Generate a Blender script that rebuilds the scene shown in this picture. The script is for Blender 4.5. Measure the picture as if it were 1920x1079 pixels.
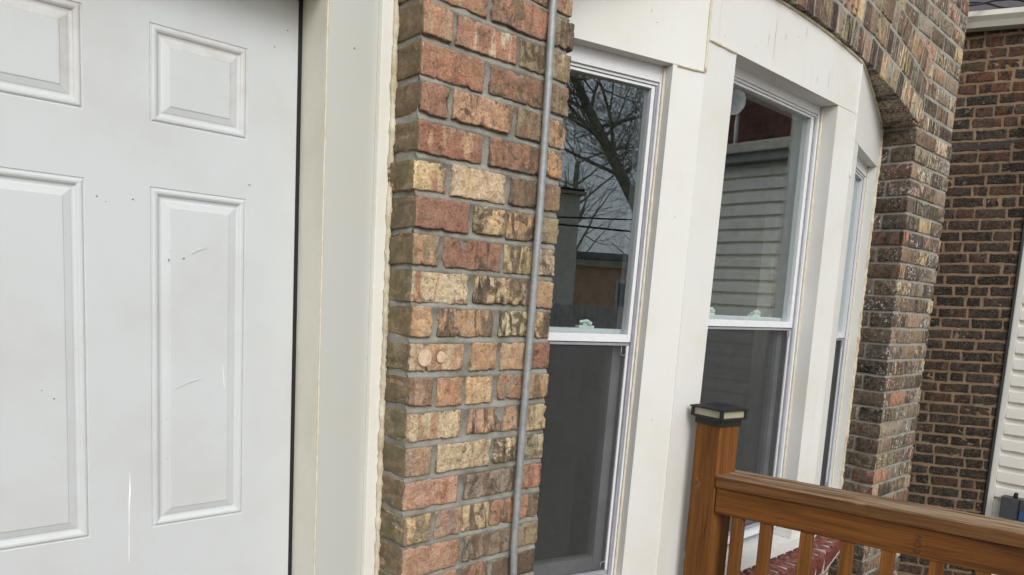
import bpy, bmesh, math, random
from mathutils import Vector, Matrix, noise
import numpy as np
R = math.radians
random.seed(7)
for o in list(bpy.data.objects): bpy.data.objects.remove(o)
SC = bpy.context.scene
COL = SC.collection
# ------------------------------------------------------------------ camera
CAM_POS = Vector((-0.7433, -1.1167, -0.5808))
cr, cu, cf = Vector((0.7456, -0.6639, 0.0574)), Vector((0.0398, 0.1304, 0.9907)), Vector((0.6652, 0.7363, -0.1236))
cam = bpy.data.cameras.new('camera'); cam_o = bpy.data.objects.new('camera', cam); COL.objects.link(cam_o)
M = Matrix.Identity(4)
for i in range(3):
    M[i][0], M[i][1], M[i][2], M[i][3] = cr[i], cu[i], -cf[i], CAM_POS[i]
cam_o.matrix_world = M
cam.sensor_width = 36; cam.lens = 1335 / 1920 * 36; cam.shift_y = (720 - 539.5) / 1920
cam.clip_start = 0.05; cam.clip_end = 500
SC.camera = cam_o
# ------------------------------------------------------------------ sky, sun, exposure
SUN_EL, SUN_AZ = R(36), R(206)          # azimuth clockwise from +y: light from the yard, to the right of the door
w = bpy.data.worlds.new('World'); SC.world = w; w.use_nodes = True
nt = w.node_tree; nt.nodes.clear()
sky = nt.nodes.new('ShaderNodeTexSky'); sky.sky_type = 'NISHITA'; sky.sun_disc = False
sky.sun_elevation = SUN_EL; sky.sun_rotation = SUN_AZ; sky.air_density = 1.0; sky.dust_density = 4.0; sky.ozone_density = 1.0
hs = nt.nodes.new('ShaderNodeHueSaturation'); hs.inputs['Saturation'].default_value = 0.4
bgn = nt.nodes.new('ShaderNodeBackground'); bgn.inputs['Strength'].default_value = 0.15
wo = nt.nodes.new('ShaderNodeOutputWorld')
ov = nt.nodes.new('ShaderNodeMix'); ov.data_type = 'RGBA'; ov.inputs[0].default_value = .62     # even cloud deck over the clear-sky model
ov.inputs[7].default_value = (4.1, 4.45, 4.9, 1)
nt.links.new(sky.outputs[0], hs.inputs['Color']); nt.links.new(hs.outputs[0], ov.inputs[6]); nt.links.new(ov.outputs[2], bgn.inputs['Color']); nt.links.new(bgn.outputs[0], wo.inputs[0])
sl = bpy.data.lights.new('sun', 'SUN'); sl.energy = 0.85; sl.angle = R(32); sl.color = (1.0, 0.98, 0.95)
so = bpy.data.objects.new('sun', sl); COL.objects.link(so)
sd = Vector((math.sin(SUN_AZ) * math.cos(SUN_EL), math.cos(SUN_AZ) * math.cos(SUN_EL), math.sin(SUN_EL)))
so.rotation_euler = sd.to_track_quat('Z', 'Y').to_euler()
SC.view_settings.view_transform = 'Standard'; SC.view_settings.look = 'None'
SC.view_settings.exposure = 0.66; SC.view_settings.gamma = 1.0; SC.view_settings.use_curve_mapping = False
SC.cycles.use_denoising = True
SC.cycles.max_bounces = 8; SC.cycles.transparent_max_bounces = 16; SC.cycles.glossy_bounces = 4
SC.cycles.caustics_reflective = False; SC.cycles.caustics_refractive = False

# ------------------------------------------------------------------ helpers
def lin(r, g, b, k=1.0):
    f = lambda c: (c / 255 / 12.92) if c / 255 <= .04045 else ((c / 255 + .055) / 1.055) ** 2.4
    return (f(r) * k, f(g) * k, f(b) * k)
def mesh_obj(name, verts, faces, mat=None, parent=None, smooth=False, mats=None, mat_idx=None):
    me = bpy.data.meshes.new(name); me.from_pydata([tuple(v) for v in verts], [], faces); me.update()
    if mat: me.materials.append(mat)
    if mats:
        for m in mats: me.materials.append(m)
    if mat_idx is not None:
        for pl, i in zip(me.polygons, mat_idx): pl.material_index = i
    if smooth: me.polygons.foreach_set('use_smooth', [True] * len(me.polygons))
    o = bpy.data.objects.new(name, me); COL.objects.link(o)
    if parent: o.parent = parent
    return o
def empty(name, loc=(0, 0, 0), parent=None):
    o = bpy.data.objects.new(name, None); COL.objects.link(o); o.location = loc
    o.empty_display_size = .1
    if parent: o.parent = parent
    return o
def tag(o, label=None, cat=None, group=None, kind=None):
    if label: o['label'] = label
    if cat: o['category'] = cat
    if group: o['group'] = group
    if kind: o['kind'] = kind
    return o
BOXF = [(0, 1, 2, 3), (7, 6, 5, 4), (0, 4, 5, 1), (1, 5, 6, 2), (2, 6, 7, 3), (3, 7, 4, 0)]
class MB:
    """collects pieces of ONE part"""
    def __init__(s): s.v = []; s.f = []
    def hexa(s, pts):
        n = len(s.v); s.v += [Vector(q) for q in pts]; s.f += [tuple(n + i for i in f) for f in BOXF]; return s
    def box(s, x0, x1, y0, y1, z0, z1):
        return s.hexa([(x0, y0, z0), (x0, y1, z0), (x1, y1, z0), (x1, y0, z0), (x0, y0, z1), (x0, y1, z1), (x1, y1, z1), (x1, y0, z1)])
    def add(s, verts, faces):
        n = len(s.v); s.v += [Vector(q) for q in verts]; s.f += [tuple(n + i for i in f) for f in faces]; return s
    def tube(s, pts, rad, n=8, cap=True):
        pts = [Vector(q) for q in pts]; b = len(s.v)
        rads = rad if isinstance(rad, (list, tuple)) else [rad] * len(pts)
        up = None
        for i, q in enumerate(pts):
            t = (pts[min(i + 1, len(pts) - 1)] - pts[max(i - 1, 0)]).normalized()
            if up is None:
                up = t.orthogonal().normalized()
            else:
                up = (up - t * up.dot(t)).normalized()
            e = t.cross(up)
            for k in range(n):
                a = 2 * math.pi * k / n
                s.v.append(q + (up * math.cos(a) + e * math.sin(a)) * rads[i])
        for i in range(len(pts) - 1):
            for k in range(n):
                s.f.append((b + i * n + k, b + i * n + (k + 1) % n, b + (i + 1) * n + (k + 1) % n, b + (i + 1) * n + k))
        if cap:
            s.f.append(tuple(b + k for k in reversed(range(n)))); s.f.append(tuple(b + (len(pts) - 1) * n + k for k in range(n)))
        return s
    def build(s, name, mat, parent=None, smooth=False, bevel=0):
        o = mesh_obj(name, s.v, s.f, mat, parent, smooth)
        bm = bmesh.new(); bm.from_mesh(o.data); bmesh.ops.recalc_face_normals(bm, faces=bm.faces[:])
        if bevel:
            bmesh.ops.bevel(bm, geom=bm.edges[:], offset=bevel, segments=2, affect='EDGES', clamp_overlap=True, profile=.7)
        bm.to_mesh(o.data); bm.free()
        if bevel: o.data.polygons.foreach_set('use_smooth', [False] * len(o.data.polygons))
        return o

# ------------------------------------------------------------------ materials
class NT:
    def __init__(s, name):
        s.m = bpy.data.materials.new(name); s.m.use_nodes = True; s.t = s.m.node_tree; s.t.nodes.clear()
        s.out = s.n('OutputMaterial'); s.b = s.n('BsdfPrincipled'); s.l(s.b.outputs[0], s.out.inputs[0])
        s.tc = s.n('TexCoord')
    def n(s, t, **kw):
        x = s.t.nodes.new('ShaderNode' + t)
        for k, v in kw.items(): setattr(x, k, v)
        return x
    def l(s, a, b): s.t.links.new(a, b)
    def set(s, sock, v):
        if hasattr(v, 'is_linked') or isinstance(v, bpy.types.NodeSocket): s.l(v, sock)
        else: sock.default_value = v
    def mapping(s, vec, scale=(1, 1, 1), loc=None):
        x = s.n('Mapping'); s.l(vec, x.inputs['Vector']); x.inputs['Scale'].default_value = scale
        if loc is not None: s.set(x.inputs['Location'], loc)
        return x.outputs[0]
    def noise(s, vec, scale, detail=4, rough=.55, dist=0):
        x = s.n('TexNoise'); s.l(vec, x.inputs['Vector']); x.inputs['Scale'].default_value = scale
        x.inputs['Detail'].default_value = detail; x.inputs['Roughness'].default_value = rough; x.inputs['Distortion'].default_value = dist
        return x.outputs['Fac']
    def ramp(s, fac, a, b, ca=0., cb=1.):
        x = s.n('MapRange'); x.interpolation_type = 'SMOOTHSTEP'; s.set(x.inputs[0], fac); s.set(x.inputs[1], a); s.set(x.inputs[2], b)
        s.set(x.inputs[3], ca); s.set(x.inputs[4], cb); return x.outputs[0]
    def math(s, op, a, b=0.):
        x = s.n('Math', operation=op); s.set(x.inputs[0], a); s.set(x.inputs[1], b); return x.outputs[0]
    def mix(s, fac, a, b, mode='MIX'):
        x = s.n('Mix', data_type='RGBA', blend_type=mode); s.set(x.inputs[0], fac)
        for k, v in ((6, a), (7, b)):
            if isinstance(v, tuple): v = (*v[:3], 1)
            s.set(x.inputs[k], v)
        return x.outputs[2]
    def bump(s, h, strength, dist=.002):
        x = s.n('Bump'); s.set(x.inputs['Height'], h); x.inputs['Strength'].default_value = strength; x.inputs['Distance'].default_value = dist
        s.l(x.outputs[0], s.b.inputs['Normal']); return x
    def col(s, c):
        if isinstance(c, tuple): c = (*c[:3], 1)
        s.set(s.b.inputs['Base Color'], c)
    def rough(s, r): s.set(s.b.inputs['Roughness'], r)
def attr(k, name):
    a = k.n('Attribute'); a.attribute_type = 'OBJECT'; a.attribute_name = name; return a

def brick_material(name, mortar, grime=0.0, stripe=1.0, tint=None, dust=1.0):
    k = NT(name)
    oi = k.n('ObjectInfo')
    rv = k.n('VectorMath', operation='SCALE'); rv.inputs[0].default_value = (37.1, 11.7, 23.3); k.l(oi.outputs['Random'], rv.inputs['Scale'])
    ad = k.n('VectorMath', operation='ADD'); k.l(k.tc.outputs['Object'], ad.inputs[0]); k.l(rv.outputs[0], ad.inputs[1])
    v = ad.outputs[0]
    c1 = oi.outputs['Color']; c2 = attr(k, 'tone').outputs['Color']; dk = attr(k, 'dark').outputs['Fac']; fl = attr(k, 'fleck').outputs['Fac']
    st = k.noise(k.mapping(v, (26 * stripe, 26 * stripe, 5)), 1.6, 3, .6, .6)
    col = k.mix(k.ramp(st, .47, .6), c1, c2)
    big = k.noise(v, 22, 4, .6, .4)
    col = k.mix(k.ramp(big, .38, .66, 0., .5), col, k.mix(1.0, col, (1.4, 1.3, 1.15), 'MULTIPLY'))
    blot = k.noise(k.mapping(v, (1, 1, 1), (1.7, 5.1, 2.2)), 58, 6, .68, .6)
    col = k.mix(k.ramp(blot, .42, .66, 0., .8), col, k.mix(1.0, col, (.52, .47, .43), 'MULTIPLY'))
    fine = k.noise(v, 190, 5, .75)
    col = k.mix(k.ramp(fine, .32, .62, .62, 0.), col, k.mix(1.0, col, (.45, .40, .37), 'MULTIPLY'))
    col = k.mix(k.ramp(fine, .58, .75, 0., .5), col, k.mix(1.0, col, (1.5, 1.42, 1.3), 'MULTIPLY'))
    sm = k.noise(k.mapping(v, (1, 1, 1), (8.7, 3.1, 6.2)), 40, 5, .65, .8)
    col = k.mix(k.ramp(sm, .56, .74, 0., .5), col, lin(146, 136, 118))
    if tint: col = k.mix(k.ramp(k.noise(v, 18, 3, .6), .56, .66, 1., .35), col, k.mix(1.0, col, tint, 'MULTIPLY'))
    # charcoal fired blotches
    bl = k.noise(v, 34, 5, .62, .9)
    thr = k.math('SUBTRACT', .70, k.math('MULTIPLY', dk, .34))
    col = k.mix(k.ramp(bl, thr, k.math('ADD', thr, .10), 0., .84), col, lin(64, 54, 48))
    # cream lime veins
    vn = k.noise(k.mapping(v, (1, 1, 1), (3.3, 1.1, 7.7)), 48, 3, .6, 1.2)
    ve = k.math('ABSOLUTE', k.math('SUBTRACT', vn, .5))
    col = k.mix(k.ramp(ve, .0, .014, .30, 0.), col, lin(214, 190, 150))
    # pits
    pit = k.noise(v, 260, 2, .5)
    pitm = k.ramp(pit, .655, .71)
    col = k.mix(k.math('MULTIPLY', pitm, .75), col, lin(48, 38, 34))
    # old white paint flecks
    fk = k.noise(k.mapping(v, (1, 1, 1), (9., 4., 2.)), 75, 5, .7)
    fth = k.math('SUBTRACT', .78, k.math('MULTIPLY', fl, .265))
    fm = k.ramp(fk, fth, k.math('ADD', fth, .03))
    fm = k.math('MULTIPLY', fm, k.ramp(k.noise(k.mapping(v, (1, 1, 1), (2.6, 8.4, 5.5)), 16, 2, .5), .42, .58))
    col = k.mix(k.math('MULTIPLY', fm, .85), col, lin(205, 202, 196))
    du = k.ramp(k.noise(k.mapping(v, (1, 1, 1), (4.9, 7.3, 1.2)), 9, 3, .6), .35, .7, .08 * dust, .38 * dust)
    if dust and not tint: col = k.mix(du, col, lin(164, 142, 116))
    sp2 = k.noise(k.mapping(v, (1, 1, 1), (6.1, .3, 9.2)), 420, 2, .6)
    col = k.mix(k.ramp(sp2, .56, .7, 0., .6), col, k.mix(1.0, col, (.4, .36, .33), 'MULTIPLY'))
    col = k.mix(k.ramp(sp2, .42, .3, 0., .4), col, k.mix(1.0, col, (1.45, 1.4, 1.32), 'MULTIPLY'))
    # mortar film along the arrises
    ge = k.n('SeparateXYZ'); k.l(k.tc.outputs['Generated'], ge.inputs[0])
    ex = k.math('ABSOLUTE', k.math('SUBTRACT', ge.outputs[0], .5)); ez = k.math('ABSOLUTE', k.math('SUBTRACT', ge.outputs[2], .5))
    em = k.math('MAXIMUM', k.ramp(ex, .44, .5), k.ramp(ez, .36, .5))
    em = k.math('MULTIPLY', em, k.ramp(k.noise(v, 55, 5, .65), .42, .62))
    col = k.mix(k.math('MULTIPLY', em, .6), col, mortar)
    es = k.math('MULTIPLY', k.math('MAXIMUM', k.ramp(ex, .46, .5), k.ramp(ez, .40, .5)), k.ramp(k.noise(k.mapping(v, (1, 1, 1), (2.2, 2.9, 4.4)), 85, 5, .7), .47, .6))
    col = k.mix(k.math('MULTIPLY', es, .7), col, lin(60, 50, 43))
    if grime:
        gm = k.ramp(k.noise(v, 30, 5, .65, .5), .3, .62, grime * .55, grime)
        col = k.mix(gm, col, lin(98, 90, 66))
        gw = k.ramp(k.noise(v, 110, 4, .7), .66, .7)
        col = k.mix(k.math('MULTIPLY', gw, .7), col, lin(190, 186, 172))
    k.col(col); k.rough(.88); k.b.inputs['Specular IOR Level'].default_value = .3
    h = k.math('ADD', k.math('MULTIPLY', fine, .6), k.math('MULTIPLY', big, 1.0))
    h = k.math('SUBTRACT', h, k.math('MULTIPLY', pitm, .8))
    k.bump(h, .85, .0055)
    return k.m
def mortar_material(name, c, dirt, sc=1.0):
    k = NT(name); v = k.tc.outputs['Object']
    n1 = k.noise(v, 14 * sc, 4, .6); n2 = k.noise(v, 220 * sc, 4, .7); n3 = k.noise(v, 60 * sc, 4, .65)
    col = k.mix(k.ramp(n1, .35, .7, 0., .8), c, dirt)
    col = k.mix(k.ramp(n2, .35, .65, .35, 0.), col, k.mix(1.0, col, (.6, .58, .55), 'MULTIPLY'))
    col = k.mix(k.ramp(n3, .6, .72, 0, .35), col, lin(196, 190, 176))
    k.col(col); k.rough(.95); k.b.inputs['Specular IOR Level'].default_value = .2
    k.bump(k.math('ADD', n2, n3), .6, .003)
    return k.m
def paint_material(name, c, rough=.4, dirt=lin(170, 164, 146), amt=.25, sc=1.0, streak=0.0, bump=.05):
    k = NT(name); v = k.tc.outputs['Object']
    n1 = k.noise(v, 5 * sc, 5, .6); n2 = k.noise(v, 40 * sc, 5, .65)
    col = k.mix(k.ramp(n1, .4, .75, 0., amt), c, dirt)
    sp = k.noise(v, 190 * sc, 2, .5)
    col = k.mix(k.ramp(sp, .74, .78, 0., .45), col, lin(120, 112, 98))
    if streak:
        s1 = k.noise(k.mapping(v, (60, 60, 1.6)), 1.0, 3, .6)
        col = k.mix(k.ramp(s1, .64, .74, 0., streak), col, lin(120, 110, 92))
    k.col(col); k.set(k.b.inputs['Roughness'], k.ramp(n2, .3, .7, rough - .06, rough + .1))
    if bump: k.bump(k.noise(v, 9 * sc, 3), bump, .01)
    return k.m
def wood_material(name, c, c2, axis=2, weather=0.0, sc=1.0):
    k = NT(name)
    oi = k.n('ObjectInfo'); rv = k.n('VectorMath', operation='SCALE'); rv.inputs[0].default_value = (5.1, 7.7, 3.3); k.l(oi.outputs['Random'], rv.inputs['Scale'])
    ad = k.n('VectorMath', operation='ADD'); k.l(k.tc.outputs['Object'], ad.inputs[0]); k.l(rv.outputs[0], ad.inputs[1])
    s = [60 * sc] * 3; s[axis] = 3.0 * sc
    g = k.noise(k.mapping(ad.outputs[0], tuple(s)), 1.0, 5, .6, .7)
    s2 = [260 * sc] * 3; s2[axis] = 6 * sc
    g2 = k.noise(k.mapping(ad.outputs[0], tuple(s2)), 1.0, 3, .6)
    col = k.mix(k.ramp(g, .3, .72), c2, c)
    col = k.mix(k.ramp(g2, .36, .58, .5, 0.), col, k.mix(1.0, col, (.55, .5, .45), 'MULTIPLY'))
    s3 = [7 * sc] * 3; s3[axis] = 2.2 * sc
    ck = k.noise(k.mapping(ad.outputs[0], tuple(x * 1.9 for x in s)), 1.0, 2, .5, .2)
    col = k.mix(k.ramp(ck, .69, .72, 0, .75), col, lin(40, 24, 12))
    kn = k.noise(k.mapping(ad.outputs[0], tuple(s3)), 1.0, 2, .5, .4)
    col = k.mix(k.ramp(kn, .64, .74, 0, .6), col, k.mix(1.0, col, (.5, .42, .36), 'MULTIPLY'))
    if weather:
        geo = k.n('NewGeometry'); sx = k.n('SeparateXYZ'); k.l(geo.outputs['Normal'], sx.inputs[0])
        top = k.ramp(sx.outputs[2], .5, .9)
        wn = k.ramp(k.noise(k.mapping(ad.outputs[0], tuple(x * 1.3 for x in s)), 1.0, 5, .7), .38, .6)
        col = k.mix(k.math('MULTIPLY', top, k.math('MULTIPLY', wn, weather)), col, lin(150, 128, 104))
    k.col(col); k.rough(.8); k.b.inputs['Specular IOR Level'].default_value = .3; k.bump(k.math('ADD', g, k.math('MULTIPLY', g2, .7)), .35, .003)
    return k.m
def plain(name, c, rough=.6, metal=0.0, var=.12, sc=20, bump=0.0):
    k = NT(name); v = k.tc.outputs['Object']
    n = k.noise(v, sc, 4, .6)
    k.col(k.mix(k.ramp(n, .3, .7), tuple(x * (1 - var) for x in c), tuple(min(1, x * (1 + var)) for x in c)))
    k.rough(rough); k.b.inputs['Metallic'].default_value = metal
    if bump: k.bump(n, bump, .01)
    return k.m
MORTAR_C = lin(160, 154, 142)
M_BRICK = brick_material('fired_brick', MORTAR_C)
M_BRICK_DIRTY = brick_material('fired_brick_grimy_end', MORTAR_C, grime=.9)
M_BRICK_OLD = brick_material('painted_over_brick', lin(150, 146, 136), stripe=2.0, dust=.3)
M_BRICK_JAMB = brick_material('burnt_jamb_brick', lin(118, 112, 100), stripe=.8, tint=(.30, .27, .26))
M_BRICK_FAR = brick_material('dark_neighbour_brick', lin(128, 106, 84), stripe=.6, dust=0)
M_BRICK_RED = brick_material('red_sill_brick', lin(150, 120, 110), stripe=.5, dust=0)
M_MORTAR = mortar_material('grey_mortar', lin(154, 152, 143), lin(112, 107, 94))
M_MORTAR_OLD = mortar_material('pale_old_mortar', lin(166, 162, 152), lin(132, 126, 114))
M_MORTAR_TAN = mortar_material('sandy_tan_mortar', lin(140, 118, 97), lin(112, 92, 73), .6)
M_MORTAR_LIGHT = mortar_material('sill_mortar', lin(205, 195, 188), lin(170, 158, 150))
M_DOOR = paint_material('white_door_paint', lin(203, 207, 208), .40, lin(182, 180, 172), .34)
M_DOORGRIME = paint_material('white_door_paint_grimy', lin(203, 205, 205), .45, lin(176, 170, 154), .55, 3.0)
M_FRAME = paint_material('cream_frame_paint', lin(212, 209, 196), .45, lin(190, 182, 160), .4, 1.0)
M_CASING = paint_material('white_casing_coil', lin(190, 192, 186), .42, lin(196, 190, 172), .3)
M_CLAD = paint_material('white_window_cladding', lin(219, 219, 214), .4, lin(205, 198, 178), .32, 1.0, streak=.10)
M_VINYL = paint_material('white_vinyl', lin(222, 224, 227), .3, lin(215, 214, 210), .2, bump=0)
M_GROOVE = plain('grey_vinyl_track', lin(150, 150, 156), .5)
M_CAULK = paint_material('yellowed_caulk', lin(212, 206, 188), .6, lin(190, 178, 148), .7, 8.0, bump=.3)
M_CAULKW = mortar_material('dirty_white_caulk', lin(220, 212, 192), lin(176, 160, 128), 1.0)
M_BLACK = plain('black_weatherstrip', (.008, .008, .008), .7)
M_EMT = plain('galvanised_conduit', lin(150, 153, 153), .55, .35, .14, 70)
M_POST = wood_material('cedar_stained_post', lin(132, 84, 35), lin(96, 59, 22), 2)
M_RAIL = wood_material('cedar_stained_rail', lin(120, 74, 27), lin(86, 51, 17), 0)
M_CAPRAIL = wood_material('weathered_rail_cap', lin(116, 80, 44), lin(78, 51, 26), 0, weather=1.0)
M_PLASTIC = plain('black_plastic', (.008, .008, .009), .55)
M_LENS = plain('frosted_lens', lin(160, 157, 132), .35)
M_SOLAR = plain('solar_cell', lin(36, 38, 44), .15)
M_LOCK = plain('pale_sash_lock', lin(222, 238, 228), .4)
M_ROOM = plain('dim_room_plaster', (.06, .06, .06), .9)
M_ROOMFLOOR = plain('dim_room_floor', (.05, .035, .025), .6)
def glass_material(name, ior=1.92, wav=.006):
    k = NT(name); k.t.nodes.remove(k.b)
    lw_ = k.n('LayerWeight'); lw_.inputs[0].default_value = .5; fr_ = k.math('ADD', .112, k.math('MULTIPLY', .888, k.math('POWER', lw_.outputs['Facing'], 5.)))   # two coated panes, same from both sides
    tr = k.n('BsdfTransparent'); tr.inputs[0].default_value = (.93, .96, .95, 1)
    gl = k.n('BsdfGlossy'); gl.inputs['Roughness'].default_value = .0; gl.inputs[0].default_value = (.9, .96, 1, 1)
    mx = k.n('MixShader'); k.l(fr_, mx.inputs[0]); k.l(tr.outputs[0], mx.inputs[1]); k.l(gl.outputs[0], mx.inputs[2]); k.l(mx.outputs[0], k.out.inputs[0])
    b = k.n('Bump'); b.inputs['Strength'].default_value = wav; b.inputs['Distance'].default_value = .02
    k.l(k.noise(k.tc.outputs['Object'], 4, 2), b.inputs['Height']); k.l(b.outputs[0], gl.inputs['Normal'])
    return k.m
M_GLASS = glass_material('double_glazing')
def screen_material():
    k = NT('insect_screen'); k.t.nodes.remove(k.b)
    df = k.n('BsdfDiffuse'); df.inputs[0].default_value = (.060, .062, .062, 1)
    tr = k.n('BsdfTransparent'); mx = k.n('MixShader'); mx.inputs[0].default_value = .55
    n = k.noise(k.mapping(k.tc.outputs['Object'], (1, 1, 1)), 9, 3)
    k.l(k.ramp(n, .3, .7, .62, .70), mx.inputs[0])
    k.l(tr.outputs[0], mx.inputs[1]); k.l(df.outputs[0], mx.inputs[2]); k.l(mx.outputs[0], k.out.inputs[0])
    return k.m
M_SCREEN = screen_material()

# ------------------------------------------------------------------ brick meshes
def grid_axis(h, n, r):
    if n <= 2: return [-h, 0, h][:n + 1] if n == 2 else [-h, h]
    inner = [-h + r * 1.2 + (2 * h - 2.4 * r) * i / (n - 2) for i in range(n - 1)]
    return [-h] + inner + [h]
def brick_mesh(name, lx, ly, lz, n=(8, 4, 5), r=.004, amp=.0014, seed=0, mats=(), grimy=False, ragged=0.0):
    hx, hy, hz = lx / 2, ly / 2, lz / 2
    ax = [grid_axis(hx, n[0], r), grid_axis(hy, n[1], r), grid_axis(hz, n[2], r)]
    idx = {}; vs = []; fs = []
    off = Vector((seed * 3.17, seed * 1.91, seed * 5.3))
    def vid(i, j, k):
        key = (i, j, k)
        if key not in idx:
            q = Vector((ax[0][i], ax[1][j], ax[2][k]))
            nn = noise.noise(q * 40 + off) * .5 + .5
            rr = r * (.5 + 1.4 * nn)
            c = Vector((max(-hx + rr, min(hx - rr, q.x)), max(-hy + rr, min(hy - rr, q.y)), max(-hz + rr, min(hz - rr, q.z))))
            d = q - c
            if d.length > 1e-9: q = c + d.normalized() * rr
            if ragged > 1 and d.length > 1e-9:
                ch = noise.noise(q * 60 + off * 4) + .5 * noise.noise(q * 140 + off)
                if ch > .28: q = q - Vector((math.copysign(1, q.x) * (abs(q.x) > hx * .93), math.copysign(.6, q.y) * (abs(q.y) > hy * .8), math.copysign(1, q.z) * (abs(q.z) > hz * .85))) * .005 * min(1, (ch - .28) * 3)
            e = Vector((noise.noise(q * 28 + off), noise.noise(q * 28 + off * 2), noise.noise(q * 28 + off * 3)))
            e2 = Vector((noise.noise(q * 95 + off), noise.noise(q * 95 + off * 2), noise.noise(q * 95 + off * 3)))
            e3 = Vector((noise.noise(q * 210 + off), noise.noise(q * 210 + off * 2), noise.noise(q * 210 + off * 3)))
            q = q + Vector((e.x, e.y * .5, e.z)) * amp * 1.4 + Vector((e2.x, e2.y * .6, e2.z)) * amp + Vector((e3.x, e3.y * .5, e3.z)) * amp * ragged
            idx[key] = len(vs); vs.append(q)
        return idx[key]
    N = n
    for (a, b, c) in ((0, 1, 2), (1, 2, 0), (2, 0, 1)):
        for side in (0, len(ax[c]) - 1):
            for i in range(len(ax[a]) - 1):
                for j in range(len(ax[b]) - 1):
                    quad = []
                    for (di, dj) in ((0, 0), (1, 0), (1, 1), (0, 1)):
                        key = [0, 0, 0]; key[a] = i + di; key[b] = j + dj; key[c] = side; quad.append(vid(*key))
                    fs.append(tuple(quad if side else reversed(quad)))
    me = bpy.data.meshes.new(name); me.from_pydata(vs, [], fs); me.update()
    for m in mats: me.materials.append(m)
    me.polygons.foreach_set('use_smooth', [True] * len(me.polygons))
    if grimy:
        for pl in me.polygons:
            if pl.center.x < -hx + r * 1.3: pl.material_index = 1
    return me
def brick_obj(name, me, loc, parent, c1, c2, dark, fleck=0.0, rot=None, scale=None):
    o = bpy.data.objects.new(name, me); COL.objects.link(o); o.parent = parent; o.location = loc
    if rot: o.rotation_euler = rot
    if scale: o.scale = scale
    o.color = (*c1, 1); o['tone'] = [float(x) for x in c2]; o['dark'] = float(dark); o['fleck'] = float(fleck)
    return o
K = 1.16
T = dict(OR=lin(190, 120, 84, K), RD=lin(162, 98, 76, K), PK=lin(196, 146, 112, K), TN=lin(202, 150, 96, K), YL=lin(212, 180, 116, K), CR=lin(216, 194, 152, K),
         BR=lin(134, 100, 78, K), DK=lin(96, 76, 66, K), OL=lin(150, 134, 98, K), GR=lin(150, 136, 122, K), BK=lin(44, 42, 42, K))
def soften(c, k=.60):
    g = .3 * c[0] + .55 * c[1] + .15 * c[2]; return tuple((g + (x - g) * k) * m for x, m in zip(c, (1.0, .985, .90)))
T = {q: soften(c) for q, c in T.items()}
def jit(c, a=.12):
    m = 1 + random.uniform(-a, a); return tuple(max(0, x * m * (1 + random.uniform(-.05, .05))) for x in c)

# ================================================================== the house
CH = .0675
house = empty('brick_house', (0, 0, -2.1))
tag(house, 'brick house with white six panel door and arched bow window', 'house')
HL = Vector((0, 0, 2.1))       # children are given in world coordinates
def part(name):
    e = empty(name, HL, house); return e
def P_(o):                     # parent a world-space mesh to the house
    o.parent = house; o.location = HL; return o

# ---- pier beside the door, brick by brick
PIER = {
 0:[(0,151,'OR','TN',.1),(160,310,'BR','OR',.35),(313,384,'OL','DK',.5)],
 1:[(2,68,'OR','PK',.05),(79,228,'OR','CR',.15),(238,314,'OL','DK',.6),(321,381,'OL','YL',.2)],
 2:[(2,148,'OR','RD',.1),(163,314,'RD','BR',.4),(322,380,'BR','OL',.35)],
 3:[(2,67,'RD','OR',.1),(78,226,'TN','BR',.25),(239,312,'BR','OL',.3),(319,378,'BR','TN',.3)],
 4:[(2,153,'RD','PK',.1),(171,311,'RD','DK',.45),(317,374,'TN','BR',.45)],
 5:[(-4,69,'YL','OR',.15),(81,219,'CR','YL',.15),(232,310,'DK','BR',.4),(316,374,'BR','TN',.2)],
 6:[(1,128,'RD','RD',.08),(138,220,'YL','OL',.45),(226,307,'TN','DK',.5),(313,377,'OL','OL',.3)],
 7:[(-1,59,'TN','OL',.05),(72,218,'RD','DK',.4),(226,305,'YL','DK',.4),(311,369,'GR','CR',.4)],
 8:[(2,136,'OR','CR',.12),(151,290,'YL','BK',.5),(301,370,'TN','OR',.15)],
 9:[(2,49,'YL','TN',.08),(66,206,'TN','DK',.35),(222,302,'CR','BK',.5),(310,369,'YL','DK',.5)],
 10:[(2,133,'PK','CR',.05),(149,217,'TN','YL',.2),(230,298,'TN','YL',.1),(306,372,'RD','DK',.4)],
 11:[(2,58,'PK','BR',.1),(71,135,'TN','OR',.08),(142,213,'YL','TN',.08),(226,297,'OR','GR',.25),(305,373,'TN','DK',.3)],
 12:[(2,133,'CR','TN',.1),(151,292,'PK','DK',.25),(301,371,'YL','OL',.1)],
 13:[(2,65,'PK','GR',.08),(77,215,'CR','PK',.25),(228,294,'CR','BK',.6),(302,373,'GR','CR',.5)],
 14:[(2,134,'PK','OR',.12),(151,291,'GR','DK',.45),(301,371,'OR','RD',.2)],
 15:[(2,69,'OL','YL',.05),(80,147,'PK','GR',.1),(151,221,'YL','DK',.3),(227,293,'OR','DK',.3),(301,368,'OR','DK',.25)],
 16:[(2,146,'PK','OR',.12),(156,292,'GR','DK',.4),(302,371,'OL','GR',.3)],
 17:[(2,141,'OR','TN',.1),(156,225,'OR','DK',.25),(240,293,'BK','BK',.8),(299,368,'BK','BK',.8)]}
keys = ['OR', 'RD', 'PK', 'TN', 'YL', 'BR', 'OL', 'GR']
for i in list(range(-5, 0)) + list(range(18, 30)):
    cut = [(2, 68), (79, 228), (238, 312), (320, 374)] if i % 2 else [(2, 146), (156, 296), (306, 374)]
    PIER[i] = [(a, b, random.choice(keys), random.choice(keys), random.uniform(.05, .5)) for a, b in cut]
pier = part('brick_pier')
BH = .0565
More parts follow.
